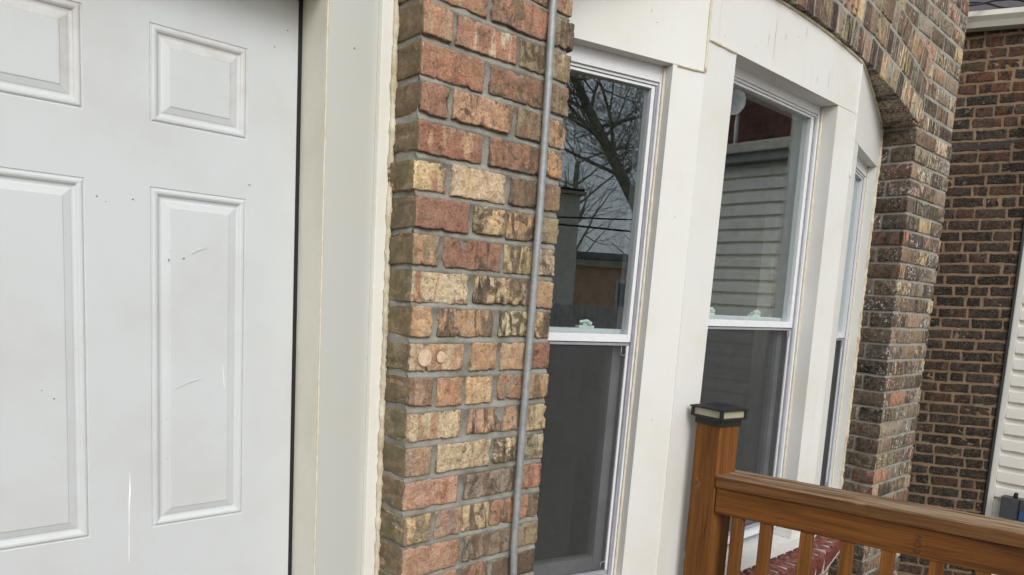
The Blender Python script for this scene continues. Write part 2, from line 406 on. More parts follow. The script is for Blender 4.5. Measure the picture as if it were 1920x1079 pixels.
def struck_mortar(name, mat, parent, x0, x1, courses, zfun, depth0, y_back, seed=0, step=.012, h=BH, left=False, lean=.0004, deep=.0052):
    """recessed mortar bed: weather-struck beds, deep under the upper brick, nearly flush over the lower one"""
    nx = max(2, int((x1 - x0) / step)); vs = []; fs = []
    prof = []
    g = CH - h
    for i in courses:          # i top to bottom, bed line at zfun(i)
        z = zfun(i)
        prof += [(z + g / 2 + .004, deep + .002), (z + g * .35, deep), (z - g * .1, deep * .55), (z - g * .5, lean), (z - g / 2 - .003, deep * .7), (z - CH / 2, deep * .75)]
    for a in range(nx + 1):
        x = x0 + (x1 - x0) * a / nx
        for (z, d) in prof:
            q = Vector((x * 18, z * 18, seed))
            n1 = noise.noise(q) ; n2 = noise.noise(q * 4.1)
            vs.append((x, depth0 + d + n1 * .0022 + n2 * .0014, z + noise.noise(q * 1.3 + Vector((5, 5, 5))) * .0012))
    m = len(prof)
    for a in range(nx):
        for b in range(m - 1):
            fs.append((a * m + b, a * m + b + 1, (a + 1) * m + b + 1, (a + 1) * m + b))
    o = mesh_obj(name, vs, fs, mat, parent, True)
    return o
struck_mortar('mortar_bed', M_MORTAR, pier, .003, .369, range(-5, 31), lambda i: -i * CH, 0, .2, 1)
core = MB().box(.006, .364, .011, .30, -2.1, .40).build('pier_core', M_MORTAR, pier)
# side bed on the door side, smeared
vs, fs = [], []
zs = [.36 - i * .0095 for i in range(250)]; ys = [.006 + .0085 * i for i in range(12)]
for z in zs:
    for y in ys:
        ph = (z / CH) % 1.0
        d = .006 if (ph < .1 or ph > .9) else .009
        vs.append((.001 + d * .8 + noise.noise(Vector((y * 30, z * 30, 3))) * .004 - max(0, noise.noise(Vector((y * 9, z * 9, 8)))) * .007, y, z))
for a in range(len(zs) - 1):
    for b in range(len(ys) - 1):
        n_ = len(ys); fs.append((a * n_ + b, a * n_ + b + 1, (a + 1) * n_ + b + 1, (a + 1) * n_ + b))
mesh_obj('smeared_mortar', vs, fs, M_MORTAR, pier, True)
for i, row in sorted(PIER.items()):
    for j, (a, b, t, t2, dk) in enumerate(row):
        lx = (b - a) / 1000; lz = BH + random.uniform(-.004, .0025); ly = .1
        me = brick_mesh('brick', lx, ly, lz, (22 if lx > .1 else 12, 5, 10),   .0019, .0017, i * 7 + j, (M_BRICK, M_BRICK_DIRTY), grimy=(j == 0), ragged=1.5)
        o = brick_obj('brick', me, ((a + b) / 2000, ly / 2 + random.uniform(-.0035, .002), -(i + .5) * CH + random.uniform(-.002, .002)), pier,
                      jit(T[t], .06), jit(T[t2], .06), dk + .14, .55 if (i, j) in ((2, 0), (3, 1)) else .02,
                      rot=(random.uniform(-.01, .01), random.uniform(-.008, .008), random.uniform(-.012, .012)))
# two pale round kiln marks on the pink brick, one black oval
def disc(name, x, z, rx, rz, y, mat, parent, n=20, seed=0):
    vs = [(x, y - .0012, z)]; 
    for k_ in range(n):
        a = 2 * math.pi * k_ / n; rr = 1 + .1 * noise.noise(Vector((math.cos(a) * 1.5, math.sin(a) * 1.5, seed)))
        vs.append((x + math.cos(a) * rx * rr, y, z + math.sin(a) * rz * rr))
    return mesh_obj(name, vs, [(0, 1 + (k_ + 1) % n, 1 + k_) for k_ in range(n)], mat, parent, True)
M_KILN = plain('pale_kiln_mark', lin(205, 180, 152), .9, 0, .15, 90)
disc('kiln_mark', .036, -.709, .0155, .0165, -.0035, M_KILN, pier, seed=1)
disc('kiln_mark', .074, -.708, .0105, .011, -.0035, M_KILN, pier, seed=2)

# ---- right-hand pier, wall over the arch, arch rings
def ywall(x): return .018 * (x - .18)
XM, ZC, R0 = 1.39, -3.83, 4.15
X2, X3, Z2 = 2.4136, 2.852, .249
OLD = ['OL', 'GR', 'DK', 'DK', 'BK', 'BR', 'GR', 'BR', 'PK', 'OL', 'CR', 'GR', 'BR', 'DK', 'BK', 'OR', 'YL']
def oldcol():
    return jit(T[random.choice(OLD)], .2), jit(T[random.choice(OLD)], .2)
VAR_CACHE = {}
def variant(kind, lx, ly, lz, mat, n, cnt=8, r=.004, amp=.0018, mat2=None):
    key = (kind, round(lx, 3), round(ly, 3), round(lz, 3), mat.name)
    if key not in VAR_CACHE:
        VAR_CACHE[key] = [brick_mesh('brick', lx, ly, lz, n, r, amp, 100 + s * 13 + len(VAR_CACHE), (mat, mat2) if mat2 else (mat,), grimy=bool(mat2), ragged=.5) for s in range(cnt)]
    return random.choice(VAR_CACHE[key])
pier2 = part('brick_pier')
core2 = MB().box(X2 + .007, X3 - .006, ywall(2.6) + .006, .62, -2.4, .19).build('mortar_core', M_MORTAR_OLD, pier2)
for j in range(-1, 44):
    ztop = Z2 - j * CH; zc = ztop - CH / 2
    if zc > .165: continue
    yw = ywall(2.6)
    if j % 2 == 0: blocks = [(0, .150, 0, .09), (.160, .296, 0, .09), (.305, .438, 0, .09), (0, .09, .10, .20)]
    else: blocks = [(0, .066, 0, .15), (.076, .226, 0, .09), (.236, .366, 0, .09), (.376, .438, 0, .09), (0, .09, .16, .2)]
    for (a, b, c, d) in blocks:
        c1, c2 = oldcol()
        jambdark = random.random() < .5
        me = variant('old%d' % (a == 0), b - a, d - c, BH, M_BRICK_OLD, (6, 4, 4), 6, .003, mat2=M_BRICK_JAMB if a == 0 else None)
        brick_obj('brick', me, (X2 + (a + b) / 2, yw + (c + d) / 2 + random.uniform(-.002, .003), zc), pier2, c1, c2, random.choice([.3, .5, .7, .85]) , random.choice([.35, .6, .8, .95]),
                  rot=(random.uniform(-.01, .01), random.uniform(-.01, .01), random.uniform(-.012, .012)))
arch = part('brick_arch')
def arch_pt(x_ang, r): return Vector((XM + r * math.sin(x_ang), 0, ZC + r * math.cos(x_ang)))
A_END = math.asin((X2 + .004 - XM) / R0)
vs, fs = [], []
NA = 60
for a in range(NA + 1):
    t = -A_END * 1.0 + 2 * A_END * a / NA
    for r_, dy in ((R0 + .003, .0025), (R0 + .286, .0025), (R0 + .286, .21), (R0 + .003, .21)):
        q = arch_pt(t, r_); vs.append((q.x, ywall(q.x) + dy, q.z))
for a in range(NA):
    for k_ in range(4):
        fs.append((a * 4 + k_, a * 4 + (k_ + 1) % 4, (a + 1) * 4 + (k_ + 1) % 4, (a + 1) * 4 + k_))
fs += [(0, 1, 2, 3), tuple(NA * 4 + q for q in (3, 2, 1, 0))]
mesh_obj('mortar_core', vs, fs, M_MORTAR_OLD, arch)
for ring in range(3):
    rm = R0 + .044 + ring * .0955
    nb = int(2 * A_END * rm / .0545)
    for k_ in range(nb):
        t = -A_END + (k_ + .5) / nb * 2 * A_END + random.uniform(-.0006, .0006)
        q = arch_pt(t, rm)
        c1, c2 = oldcol()
        wdt = .0485 + random.choice([0, -.002, .002])
        me = variant('ring', wdt, .2, .087, M_BRICK_OLD, (3, 4, 4), 8, .004, .002)
        brick_obj('arch_brick', me, (q.x, ywall(q.x) + .1 + random.uniform(-.003, .002), q.z + random.uniform(-.002, .002)), arch, c1, c2, random.choice([.15, .35, .55]), random.choice([.2, .4, .65]),
                  rot=(0, t + random.uniform(-.012, .012), .018))
upper = part('upper_wall')
# core of the wall above: polygon over the arch
def ext(x): 
    return math.sqrt((R0 + .288) ** 2 - (x - XM) ** 2) + ZC
vs, fs = [], []
xs = [-1.6, -.3, .0] + [.02 + (X3 - .026) * i / 30 for i in range(31)]
ZT = 1.6
for x in xs:
    zb = max(.42, ext(x)) if .36 < x < 2.43 else (.15 if x > 2.4 else .30)
    if x < 0: zb = .06
    for dy, z in ((.006, zb), (.006, ZT), (.25, ZT), (.25, zb)): vs.append((x, ywall(x) + dy, z))
for a in range(len(xs) - 1):
    for k_ in range(4): fs.append((a * 4 + k_, a * 4 + (k_ + 1) % 4, (a + 1) * 4 + (k_ + 1) % 4, (a + 1) * 4 + k_))
fs += [(0, 1, 2, 3), tuple((len(xs) - 1) * 4 + q for q in (3, 2, 1, 0))]
mesh_obj('mortar_core', vs, fs, M_MORTAR_OLD, upper)
for j in range(-16, 2):
    zc = Z2 - j * CH - CH / 2
    x = .0 if j % 2 else -.07
    while x < X3 - .01:
        L = random.choice([.15, .15, .15, .068])
        if x + L > X3: L = X3 - x
        if X3 - (x + L) < .04: L = X3 - x
        L = round(L, 3)
        xa, xb = max(x, .0), x + L
        ok = xb - xa > .03
        if .2 < (xa + xb) / 2 < 2.62:
            # keep clear of the rings (skewback line included)
            tang = max(abs(xa - XM), abs(xb - XM)); lo = min(abs(xa - XM), abs(xb - XM))
            if xa < XM < xb: lo = 0
            rad_lo = math.hypot(lo, zc - CH / 2 - ZC)
            inside_ang = math.atan2(lo, zc - ZC) < A_END
            if math.hypot(tang, zc + CH * .5 - ZC) < R0 + .28 and math.atan2(tang, zc - ZC) < A_END: ok = False
        if zc < .12 and xb < 2.42: ok = False
        if ok and zc > .19 - .02:
            c1, c2 = oldcol()
            lw = round(xb - xa - .010, 2 if (xb - xa) < .13 else 3)
            me = variant('up', max(.018, lw), .09, BH, M_BRICK_OLD, (5, 2, 3), 4)
            brick_obj('brick', me, ((xa + xb) / 2, ywall((xa + xb) / 2) + .0482 + random.uniform(-.0008, .001), zc), upper, c1, c2, random.choice([.3, .5, .7]), random.choice([.2, .4, .65, .9]),
                      rot=(0, random.uniform(-.008, .008), .018))
        x += L
# ================================================================== door and its frame
DY = .2
door = part('door')
PX = [(-.6472, -.4857), (-.3907, -.2292)]; PZ = [(-.3326, -.1758), (-1.0251, -.4362), (-1.86, -1.165)]
DX0, DX1, DZ0, DZ1 = -.7435, -.1362, -2.05, -.0675
mb = MB()
xc = sorted([DX0, DX1] + [q for a in PX for q in a]); zc_ = sorted([DZ0, DZ1] + [q for a in PZ for q in a])
for i in range(len(xc) - 1):
    for j in range(len(zc_) - 1):
        a, b, c, d = xc[i], xc[i + 1], zc_[j], zc_[j + 1]
        if any(abs(a - p0) < 1e-6 and abs(b - p1) < 1e-6 for p0, p1 in PX) and any(abs(c - q0) < 1e-6 and abs(d - q1) < 1e-6 for q0, q1 in PZ): continue
        mb.add([(a, DY, c), (b, DY, c), (b, DY, d), (a, DY, d)], [(0, 1, 2, 3)])
mb.add([(DX0, DY, DZ0), (DX0, DY + .045, DZ0), (DX0, DY + .045, DZ1), (DX0, DY, DZ1), (DX1, DY, DZ0), (DX1, DY + .045, DZ0), (DX1, DY + .045, DZ1), (DX1, DY, DZ1)],
       [(3, 2, 1, 0), (4, 5, 6, 7), (2, 6, 5, 1), (0, 1, 5, 4), (7, 6, 2, 3)])
o = mesh_obj('door_slab', mb.v, mb.f, M_DOOR, door)
PROF = [(0, 0), (.0012, .0022), (.0028, .0024), (.004, -.0006), (.006, -.0022), (.009, -.0020), (.012, .0008), (.0135, .0045), (.016, .0060), (.0185, .0062), (.021, .0045), (.030, .0012), (.0312, -.0004), (.0335, -.0006)]
PROF = [(d, y * .62) for d, y in PROF]
for pi, (x0, x1) in enumerate(PX):
    for pj, (z0, z1) in enumerate(PZ):
        vs = []; fs = []
        for (d, y) in PROF:
            vs += [(x0 + d, DY + y, z0 + d), (x1 - d, DY + y, z0 + d), (x1 - d, DY + y, z1 - d), (x0 + d, DY + y, z1 - d)]
        idx = []
        for k_ in range(len(PROF) - 1):
            for q in range(4):
                fs.append((k_ * 4 + q, k_ * 4 + (q + 1) % 4, (k_ + 1) * 4 + (q + 1) % 4, (k_ + 1) * 4 + q)); idx.append(1 if q in (2, 1) and pj == 0 else 0)
        n_ = (len(PROF) - 1) * 4; fs.append((n_, n_ + 1, n_ + 2, n_ + 3)); idx.append(0)
        mesh_obj('door_panel', vs, fs, None, door, mats=[M_DOOR, M_DOORGRIME], mat_idx=idx)
M_CHIP = plain('bare_primer_chip', lin(88, 88, 86), .8); M_DRIP = plain('white_paint_run', lin(244, 243, 238), .35); M_SCUFF = plain('grey_scuff', lin(198, 199, 196), .5)
for (x, z, a, b) in ((-.4696, -.4625, .0017, .0012), (-.4569, -.4692, .0010, .0008), (-.417, -.4607, .0018, .0011), (-.362, -.5554, .0012, .003), (-.3377, -.5509, .0022, .0018),
                     (-.55, -.7729, .0012, .0012), (-.5338, -.7866, .0018, .0015), (-.2245, -.4102, .0034, .0008), (-.181, -.16, .0014, .0014), (-.157, -.125, .0016, .0016), (-.36, -.54, .0008, .0008)):
    yy = DY - .0006 if not (-.36 < x < -.26 and z < -.46) else DY - .0012
    disc('paint_chip', x, z, a * .75, b * .75, yy, M_CHIP, door, 10, seed=x * 100)
def streakmesh(name, pts, wds, mat, parent, y):
    vs = []; fs = []
    for (x, z), w_ in zip(pts, wds): vs += [(x - w_, y, z), (x, y - .0007, z), (x + w_, y, z)]
    for i in range(len(pts) - 1):
        for q in (0, 1): fs.append((i * 3 + q, (i + 1) * 3 + q, (i + 1) * 3 + q + 1, i * 3 + q + 1))
    return mesh_obj(name, vs, fs, mat, parent, True)
streakmesh('paint_drip', [(-.4255, -.9194), (-.4252, -.935), (-.4250, -.9525), (-.4262, -.972), (-.4268, -.99), (-.4272, -1.028), (-.4276, -1.06), (-.4276, -1.0803)], [.0003, .0011, .0016, .0013, .0008, .0007, .0008, .0005], M_DRIP, door, DY - .0005)
streakmesh('paint_drip', [(-.2699, -.7386), (-.268, -.76), (-.2667, -.7802)], [.0004, .0009, .0006], M_DRIP, door, DY - .0012)
streakmesh('paint_scratch', [(-.3236, -.5415), (-.312, -.535), (-.3001, -.5294)], [.0003, .0006, .0003], M_SCUFF, door, DY - .0012)
streakmesh('paint_scratch', [(-.3493, -.7775), (-.33, -.769), (-.3094, -.7628)], [.0003, .0006, .0003], M_SCUFF, door, DY - .0012)
dframe = part('door_frame')
MB().box(DX1 + .0004, -.1286, DY - .001, DY + .02, DZ0, DZ1 + .004).build('weatherstrip', M_BLACK, dframe)
MB().box(-.1285, -.098, .107, .30, DZ0 - .03, DZ1 + .004).build('jamb', M_FRAME, dframe, bevel=.0015)
MB().box(DX0 - .04, DX0 - .006, .107, .30, DZ0 - .03, DZ1 + .004).build('jamb', M_FRAME, dframe, bevel=.0015)
MB().box(DX0 - .04, -.098, .107, .30, DZ1 + .005, DZ1 + .04).build('head_jamb', M_FRAME, dframe, bevel=.0015)
MB().box(DX0 - .04, -.098, .107, .30, DZ0 - .06, DZ0 - .004).build('threshold', M_GROOVE, dframe)
MB().box(-.1265, -.0265, .1005, .16, -2.1, .06).build('side_casing', M_CASING, dframe, bevel=.002)
MB().box(-.0263, .0015, .0885, .15, -2.1, .06).build('casing_edge_strip', paint_material('bright_edge_strip', lin(228, 227, 218), .4, lin(205, 200, 182), .25), dframe, bevel=.002)
MB().box(DX0 - .14, DX0 - .0385, .1005, .16, -2.1, .06).build('side_casing', M_CASING, dframe, bevel=.002)
MB().box(DX0 - .038, -.1275, .1005, .16, DZ1 + .02, .06).build('head_casing', M_CASING, dframe, bevel=.002)
MB().tube([(-.1275, .1015 + .001 * noise.noise(Vector((z * 9, 0, 0))), z) for z in [-2.1 + .05 * i for i in range(43)]], .0022, 6).build('caulk_line', M_CAULK, dframe, True)
def wobble_tube(path, r0, amp, n=8, f=40):
    return [r0 + amp * noise.noise(Vector(q) * f) + amp * .6 * noise.noise(Vector(q) * f * 3) for q in path]
pth = [(.0005 + .0025 * noise.noise(Vector((0, 1, z * 25))), .0835 + .002 * noise.noise(Vector((0, 7, z * 30))), z) for z in [-2.1 + .006 * i for i in range(365)]]
MB().tube(pth, wobble_tube(pth, .0058, .004), 7).build('caulk_bead', M_CAULKW, dframe, True)
# blank brickwork on the hinge side of the door
P_(MB().box(-1.7, DX0 - .141, .02, .3, -2.1, .06).build('side_wall', M_MORTAR))

# ================================================================== conduit
cond = empty('conduit_pipe', (.288, -.015, -2.05)); tag(cond, 'thin galvanised steel conduit running up the mottled brick pier', 'conduit')
cp = [(.3045, .45), (.304, .2), (.3040, .013), (.304, -.194), (.302, -.408), (.2965, -.631), (.2905, -.86), (.2865, -1.06), (.2855, -1.125), (.288, -1.171), (.291, -1.25), (.292, -2.05)]
path = []
for i in range(len(cp) - 1):
    for q in range(6):
        t = q / 6; path.append((cp[i][0] * (1 - t) + cp[i + 1][0] * t - .288, 0, cp[i][1] * (1 - t) + cp[i + 1][1] * t + 2.05))
path.append((cp[-1][0] - .288, 0, 0))
MB().tube(path, .0079, 20).build('tube', M_EMT, cond, True)
MB().box(.282 - .288, .330 - .288, .006, .016, .30 + 2.05, .325 + 2.05).build('strap', M_EMT, cond, bevel=.001)
MB().box(.276 - .288, .325 - .288, .006, .016, -1.5 + 2.05, -1.475 + 2.05).build('strap', M_EMT, cond, bevel=.001)

# ================================================================== bow window
SEG = {1: ((.367, .176), (.925, .04)), 2: ((.925, .04), (1.86, .045)), 3: ((1.86, .045), (2.413, .178))}
def shear(w, s, z):
    if w == 1: k_ = .0256 if s < .47 else .0256 + (.013 - .0256) * (s - .47) / .104
    elif w == 2: k_ = np.interp(s, [0, .14, .79], [.013, .0246, 0.0])
    else: k_ = 0
    return s + float(k_) * z
def W(w, s, z, dep):
    (ax, ay), (bx, by) = SEG[w]; L = math.hypot(bx - ax, by - ay); dx, dy = (bx - ax) / L, (by - ay) / L
    s = shear(w, s, z)
    return Vector((ax + dx * s - dy * dep, ay + dy * s + dx * dep, z))
LEN = {w: math.hypot(SEG[w][1][0] - SEG[w][0][0], SEG[w][1][1] - SEG[w][0][1]) for w in SEG}
def wbar(mb, w, s0, s1, z0, z1, d0, d1):
    return mb.hexa([W(w, s0, z0, d0), W(w, s0, z0, d1), W(w, s1, z0, d1), W(w, s1, z0, d0), W(w, s0, z1, d0), W(w, s0, z1, d1), W(w, s1, z1, d1), W(w, s1, z1, d0)])
def B(name, mat, parent, *a, bevel=0): return wbar(MB(), *a).build(name, mat, parent, bevel=bevel)
def window(w, s0, s1, zt, zb, dep, zm, head, fw=.010, st=.011, tk=.005):
    win = part('window')
    g = .0006
    # outer frame
    for nm, a in (('frame_jamb', (s0, s0 + fw, zb, zt)), ('frame_jamb', (s1 - fw, s1, zb, zt)), ('frame_head', (s0 + fw + g, s1 - fw - g, zt - head, zt)), ('frame_sill', (s0 + fw + g, s1 - fw - g, zb, zb + .02))):
        B(nm, M_VINYL, win, w, *a, dep, dep + .085, bevel=.0015)
    # second step of the head
    B('head_stop', M_VINYL, win, w, s0 + fw + g, s1 - fw - g, zt - head - .007, zt - head - g, dep + .006, dep + .08)
    a, b = s0 + fw + .001, s1 - fw - .001
    # grey track beside the sash
    for q in ((a, a + tk), (b - tk, b)): B('track', M_GROOVE, win, w, *q, zb + .021, zt - head - .008, dep + .007, dep + .08)
    a2, b2 = a + tk + .0005, b - tk - .0005
    ut, ub = zt - head - .0085, zm - .021
    us = dep + .010
    for nm, q in (('upper_stile', (a2, a2 + st, ub, ut)), ('upper_stile', (b2 - st, b2, ub, ut)), ('upper_rail', (a2 + st + g, b2 - st - g, ut - .007, ut)), ('meeting_rail', (a2 + st + g, b2 - st - g, ub, zm))):
        B(nm, M_VINYL, win, w, *q, us, us + .03, bevel=.001)
    B('upper_pane', M_GLASS, win, w, a2 + st - .002, b2 - st + .002, zm - .002, ut - .005, us + .012, us + .0135)
    # lower sash, one track further in
    ls = dep + .044
    lt, lb = zm + .012, zb + .022
    for nm, q in (('lower_stile', (a2, a2 + .03, lb, lt)), ('lower_stile', (b2 - .03, b2, lb, lt)), ('lower_rail', (a2 + .031, b2 - .031, lb, lb + .042)), ('lower_rail', (a2 + .031, b2 - .031, lt - .03, lt))):
        B(nm, M_VINYL, win, w, *q, ls, ls + .03, bevel=.001)
    B('lower_pane', M_GLASS, win, w, a2 + .028, b2 - .028, lb + .04, lt - .028, ls + .013, ls + .0145)
    # half insect screen in the outer track
    for nm, q in (('screen_rail', (a2, b2, ub - .0095, ub - .0025)), ('screen_rail', (a2, b2, lb, lb + .012)), ('screen_stile', (a2, a2 + .007, lb + .0125, ub - .01)), ('screen_stile', (b2 - .007, b2, lb + .0125, ub - .01))):
        B(nm, M_GROOVE if 'rail' in nm else M_VINYL, win, w, *q, us + .004, us + .013)
    c = [W(w, q, z, us + .0085) for q, z in ((a2 + .0065, lb + .011), (b2 - .0065, lb + .011), (b2 - .0065, ub - .009), (a2 + .0065, ub - .009))]
    mesh_obj('screen_mesh', c, [(0, 1, 2, 3)], M_SCREEN, win)
    # wire pull in the corner of the screen
    tp = [W(w, b2 - .010 - q, z, us + .002) for q, z in ((0, ub - .012), (0, ub - .032), (.003, ub - .036), (.013, ub - .036), (.016, ub - .032), (.016, ub - .012))]
    MB().tube(tp, .0011, 6).build('screen_pull', M_GROOVE, win, True)
    tp = [W(w, b2 - .010 - q, z, us + .002) for q, z in ((0, lb + .014), (0, lb + .034), (.003, lb + .038), (.013, lb + .038), (.016, lb + .034), (.016, lb + .014))]
    MB().tube(tp, .0011, 6).build('screen_pull', M_GROOVE, win, True)
    # sash locks on the lower sash behind the glass
    L_ = b2 - a2
    for f_ in (.24, .70):
        s_ = a2 + L_ * f_
        mb = MB(); wbar(mb, w, s_ - .024, s_ + .024, lt + .0004, lt + .007, ls + .004, ls + .024)
        wbar(mb, w, s_ - .012, s_ + .014, lt + .0075, lt + .016, ls + .004, ls + .022)
        mb.tube([W(w, s_ + .010, lt + .012, ls + .001), W(w, s_ - .004, lt + .020, ls + .0), W(w, s_ - .026, lt + .017, ls + .002)], [.0055, .0045, .003], 8)
        mb.build('sash_lock', M_LOCK, win)
    return win
ZH1, ZH2, ZS = .0335, .118, -1.372
w1 = window(1, .030, .4655, ZH1 + .004, ZS, .034, -.670, .045)
w2 = window(2, .1416, .790, ZH2 + .004, ZS - .002, .058, -.619, .031, .015, .020, .007)
w3 = window(3, .106, .540, ZH1 + .004, ZS, .034, -.660, .045)
w1['label'] = 'window turned towards the door, glass mirroring a bare tree'
w2['label'] = 'middle window of the bow, glass mirroring pale siding'
w3['label'] = 'narrow-looking window of the bow beside the dark brick jamb'
# caulk seams around the frames
clad = part('window_cladding')
for w, s_, z0, z1, d in ((1, .4650, ZS, ZH1, .031), (2, .7895, ZS, ZH2, .054), (3, .5395, ZS, ZH1, .031)):
    pth = [W(w, s_ - .001, z0 + (z1 - z0) * i / 60, d) for i in range(61)]
    MB().tube(pth, wobble_tube(pth, .0042, .0018), 6).build('caulk_seam', M_CAULK, clad, True)
def intr(x, off=.004): return math.sqrt(R0 ** 2 - (x - XM) ** 2) + ZC - off
def header(w, zb, name='header_panel'):
    vs, fs = [], []; n_ = 14
    for i in range(n_ + 1):
        s_ = LEN[w] * i / n_
        s_ = min(max(s_, .0012), LEN[w] - .0012)
        x = W(w, s_, 0, 0).x
        for d, z in ((0, zb), (0, intr(x)), (.04, intr(x)), (.04, zb)):
            q = W(w, s_, 0, d); q.z = z; vs.append(q)
    for i in range(n_):
        for k_ in range(4): fs.append((i * 4 + k_, i * 4 + (k_ + 1) % 4, (i + 1) * 4 + (k_ + 1) % 4, (i + 1) * 4 + k_))
    fs += [(3, 2, 1, 0), tuple(n_ * 4 + q for q in (0, 1, 2, 3))]
    o = mesh_obj(name, vs, fs, M_CLAD, clad)
    bm = bmesh.new(); bm.from_mesh(o.data); bmesh.ops.recalc_face_normals(bm, faces=bm.faces[:]); bm.to_mesh(o.data); bm.free()
    B('header_soffit', M_CLAD, clad, w, .002, LEN[w] - .002, zb + .0008, zb + .012, .0405, .15)
header(1, ZH1); header(2, ZH2); header(3, ZH1)
def mull(w, s0, s1, zt, depth=.11):
    return B('mullion_face', M_CLAD, clad, w, s0, s1, ZS - .03, zt - .0006, .0008, depth, bevel=.0006)
mull(1, .466, LEN[1] - .0001, ZH1); mull(2, .0001, .1412, ZH2); mull(2, .7904, LEN[2] - .001, ZH2); mull(3, .001, .1058, ZH1); mull(3, .5403, LEN[3] - .002, ZH1); mull(1, .002, .0295, ZH1)
def caulk_path(pts, r0=.0035, amp=.0018, name='caulk_seam', mat=None):
    path = []
    for a, b in zip(pts[:-1], pts[1:]):
        n_ = max(2, int((Vector(b) - Vector(a)).length / .012))
        path += [Vector(a).lerp(Vector(b), i / n_) for i in range(n_)]
    path.append(Vector(pts[-1]))
    MB().tube(path, wobble_tube(path, r0, amp), 6).build(name, mat or M_CAULK, clad, True)
c1p = Vector((.925, .04, 0)); c2p = Vector((1.86, .045, 0))
caulk_path([(c1p.x, c1p.y - .0005, intr(c1p.x)), (c1p.x, c1p.y - .0005, ZH1)], .0042)
caulk_path([W(1, LEN[1] - .004, ZH1 - .001, -.0005), W(1, .480, ZH1 - .001, -.0005)], .0034)
caulk_path([W(2, .004, ZH2 - .001, -.0005), W(2, .135, ZH2 - .001, -.0005)], .0038)
caulk_path([(c2p.x, c2p.y - .0005, intr(c2p.x)), (c2p.x, c2p.y - .0005, -.1)], .003, .001, mat=M_CLAD)
pth = []
for i in range(60):
    t = i / 59; w_, s_ = (1, t * 3 * LEN[1]) if t < 1 / 3 else ((2, (t * 3 - 1) * LEN[2]) if t < 2 / 3 else (3, (t * 3 - 2) * LEN[3]))
    q = W(w_, s_, 0, 0); pth.append((q.x, q.y - .002, intr(q.x, .003)))
MB().tube(pth, wobble_tube(pth, .005, .002), 6).build('caulk_seam', M_CAULKW, clad, True)
pth = [(X2 - .002 + .002 * noise.noise(Vector((0, 3, z * 30))), .176 + .002 * noise.noise(Vector((0, 9, z * 30))), z) for z in [-1.4 + .008 * i for i in range(200)]]
MB().tube(pth, wobble_tube(pth, .0075, .003), 6).build('caulk_seam', M_CAULKW, clad, True)
# sill: white stool, then red rowlock bricks
sill = part('window_sill')
for w in (1, 2, 3):
    B('sill_board', M_CLAD, sill, w, .002, LEN[w] - .002, -1.442, ZS - .0305 if w == 9 else ZS - .031, -.008, .16)
    B('sill_apron', M_CLAD, sill, w, .002, LEN[w] - .002, -1.50, -1.4425, .004, .15)
vs = []
for w in (1, 2, 3):
    e0 = 0.0 if w == 1 else -.012; e1 = LEN[w] + (0 if w == 3 else .012)
    B('sill_mortar', M_MORTAR_LIGHT, sill, w, .004, LEN[w] - .004, -1.56, -1.4625, -.064, .0, bevel=.006)
    n_ = int(LEN[w] / .0575)
    for i in range(n_):
        s_ = (i + .5) / n_ * LEN[w]
        me = variant('sill', .046, .105, .088, M_BRICK_RED, (3, 4, 4), 8, .006, .002)
        q = W(w, s_, 0, -.020); (ax, ay), (bx, by) = SEG[w]
        c1 = jit(lin(126, 66, 58), .15)
        brick_obj('sill_brick', me, (q.x, q.y, -1.497), sill, c1, jit(lin(122, 54, 50), .15), .05, .0, rot=(.14, 0, math.atan2(by - ay, bx - ax)))
# wall under the bow
P_(MB().hexa([W(1, 0, -2.4, .02), W(1, 0, -2.4, .3), W(1, LEN[1], -2.4, .3), W(1, LEN[1], -2.4, .02), W(1, 0, -1.565, .02), W(1, 0, -1.565, .3), W(1, LEN[1], -1.565, .3), W(1, LEN[1], -1.565, .02)]).build('bow_base', M_MORTAR_OLD))
base = part('bow_base_wall')
for w in (2, 3):
    B('mortar_core', M_MORTAR_OLD, base, w, .001, LEN[w] - .001, -2.4, -1.52, .006, .2)
    for j in range(9):
        zc = -1.575 - CH / 2 - j * CH; s_ = 0 if j % 2 else -.07
        while s_ < LEN[w] - .02:
            a, b = max(s_, .002), min(s_ + .148, LEN[w] - .002)
            if b - a > .03:
                q = W(w, (a + b) / 2, 0, .046); q.z = zc; (ax, ay), (bx, by) = SEG[w]; c1, c2 = oldcol()
                brick_obj('brick', variant('bb', round(b - a - .01, 2), .09, BH, M_BRICK_OLD, (5, 2, 3), 3), q, base, c1, c2, .4, .3, rot=(0, 0, math.atan2(by - ay, bx - ax)))
            s_ += .157
# dim room behind the glass
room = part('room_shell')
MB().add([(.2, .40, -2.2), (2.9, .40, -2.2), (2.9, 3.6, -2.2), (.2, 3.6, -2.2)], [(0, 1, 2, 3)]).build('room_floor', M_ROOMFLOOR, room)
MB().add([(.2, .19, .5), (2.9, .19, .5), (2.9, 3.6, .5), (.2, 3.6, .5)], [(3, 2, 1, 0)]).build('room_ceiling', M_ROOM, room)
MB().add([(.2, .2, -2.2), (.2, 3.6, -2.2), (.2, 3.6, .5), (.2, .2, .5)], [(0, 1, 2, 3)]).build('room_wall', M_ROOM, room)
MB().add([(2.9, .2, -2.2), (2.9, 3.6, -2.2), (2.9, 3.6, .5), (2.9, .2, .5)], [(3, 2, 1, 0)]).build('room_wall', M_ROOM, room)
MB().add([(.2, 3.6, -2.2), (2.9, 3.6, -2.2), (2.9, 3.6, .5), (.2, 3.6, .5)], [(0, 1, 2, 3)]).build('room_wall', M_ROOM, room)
MB().add([(.2, .40, -2.2), (2.9, .40, -2.2), (2.9, .40, -1.5), (.2, .40, -1.5)], [(0, 1, 2, 3)]).build('room_wall', M_ROOM, room)
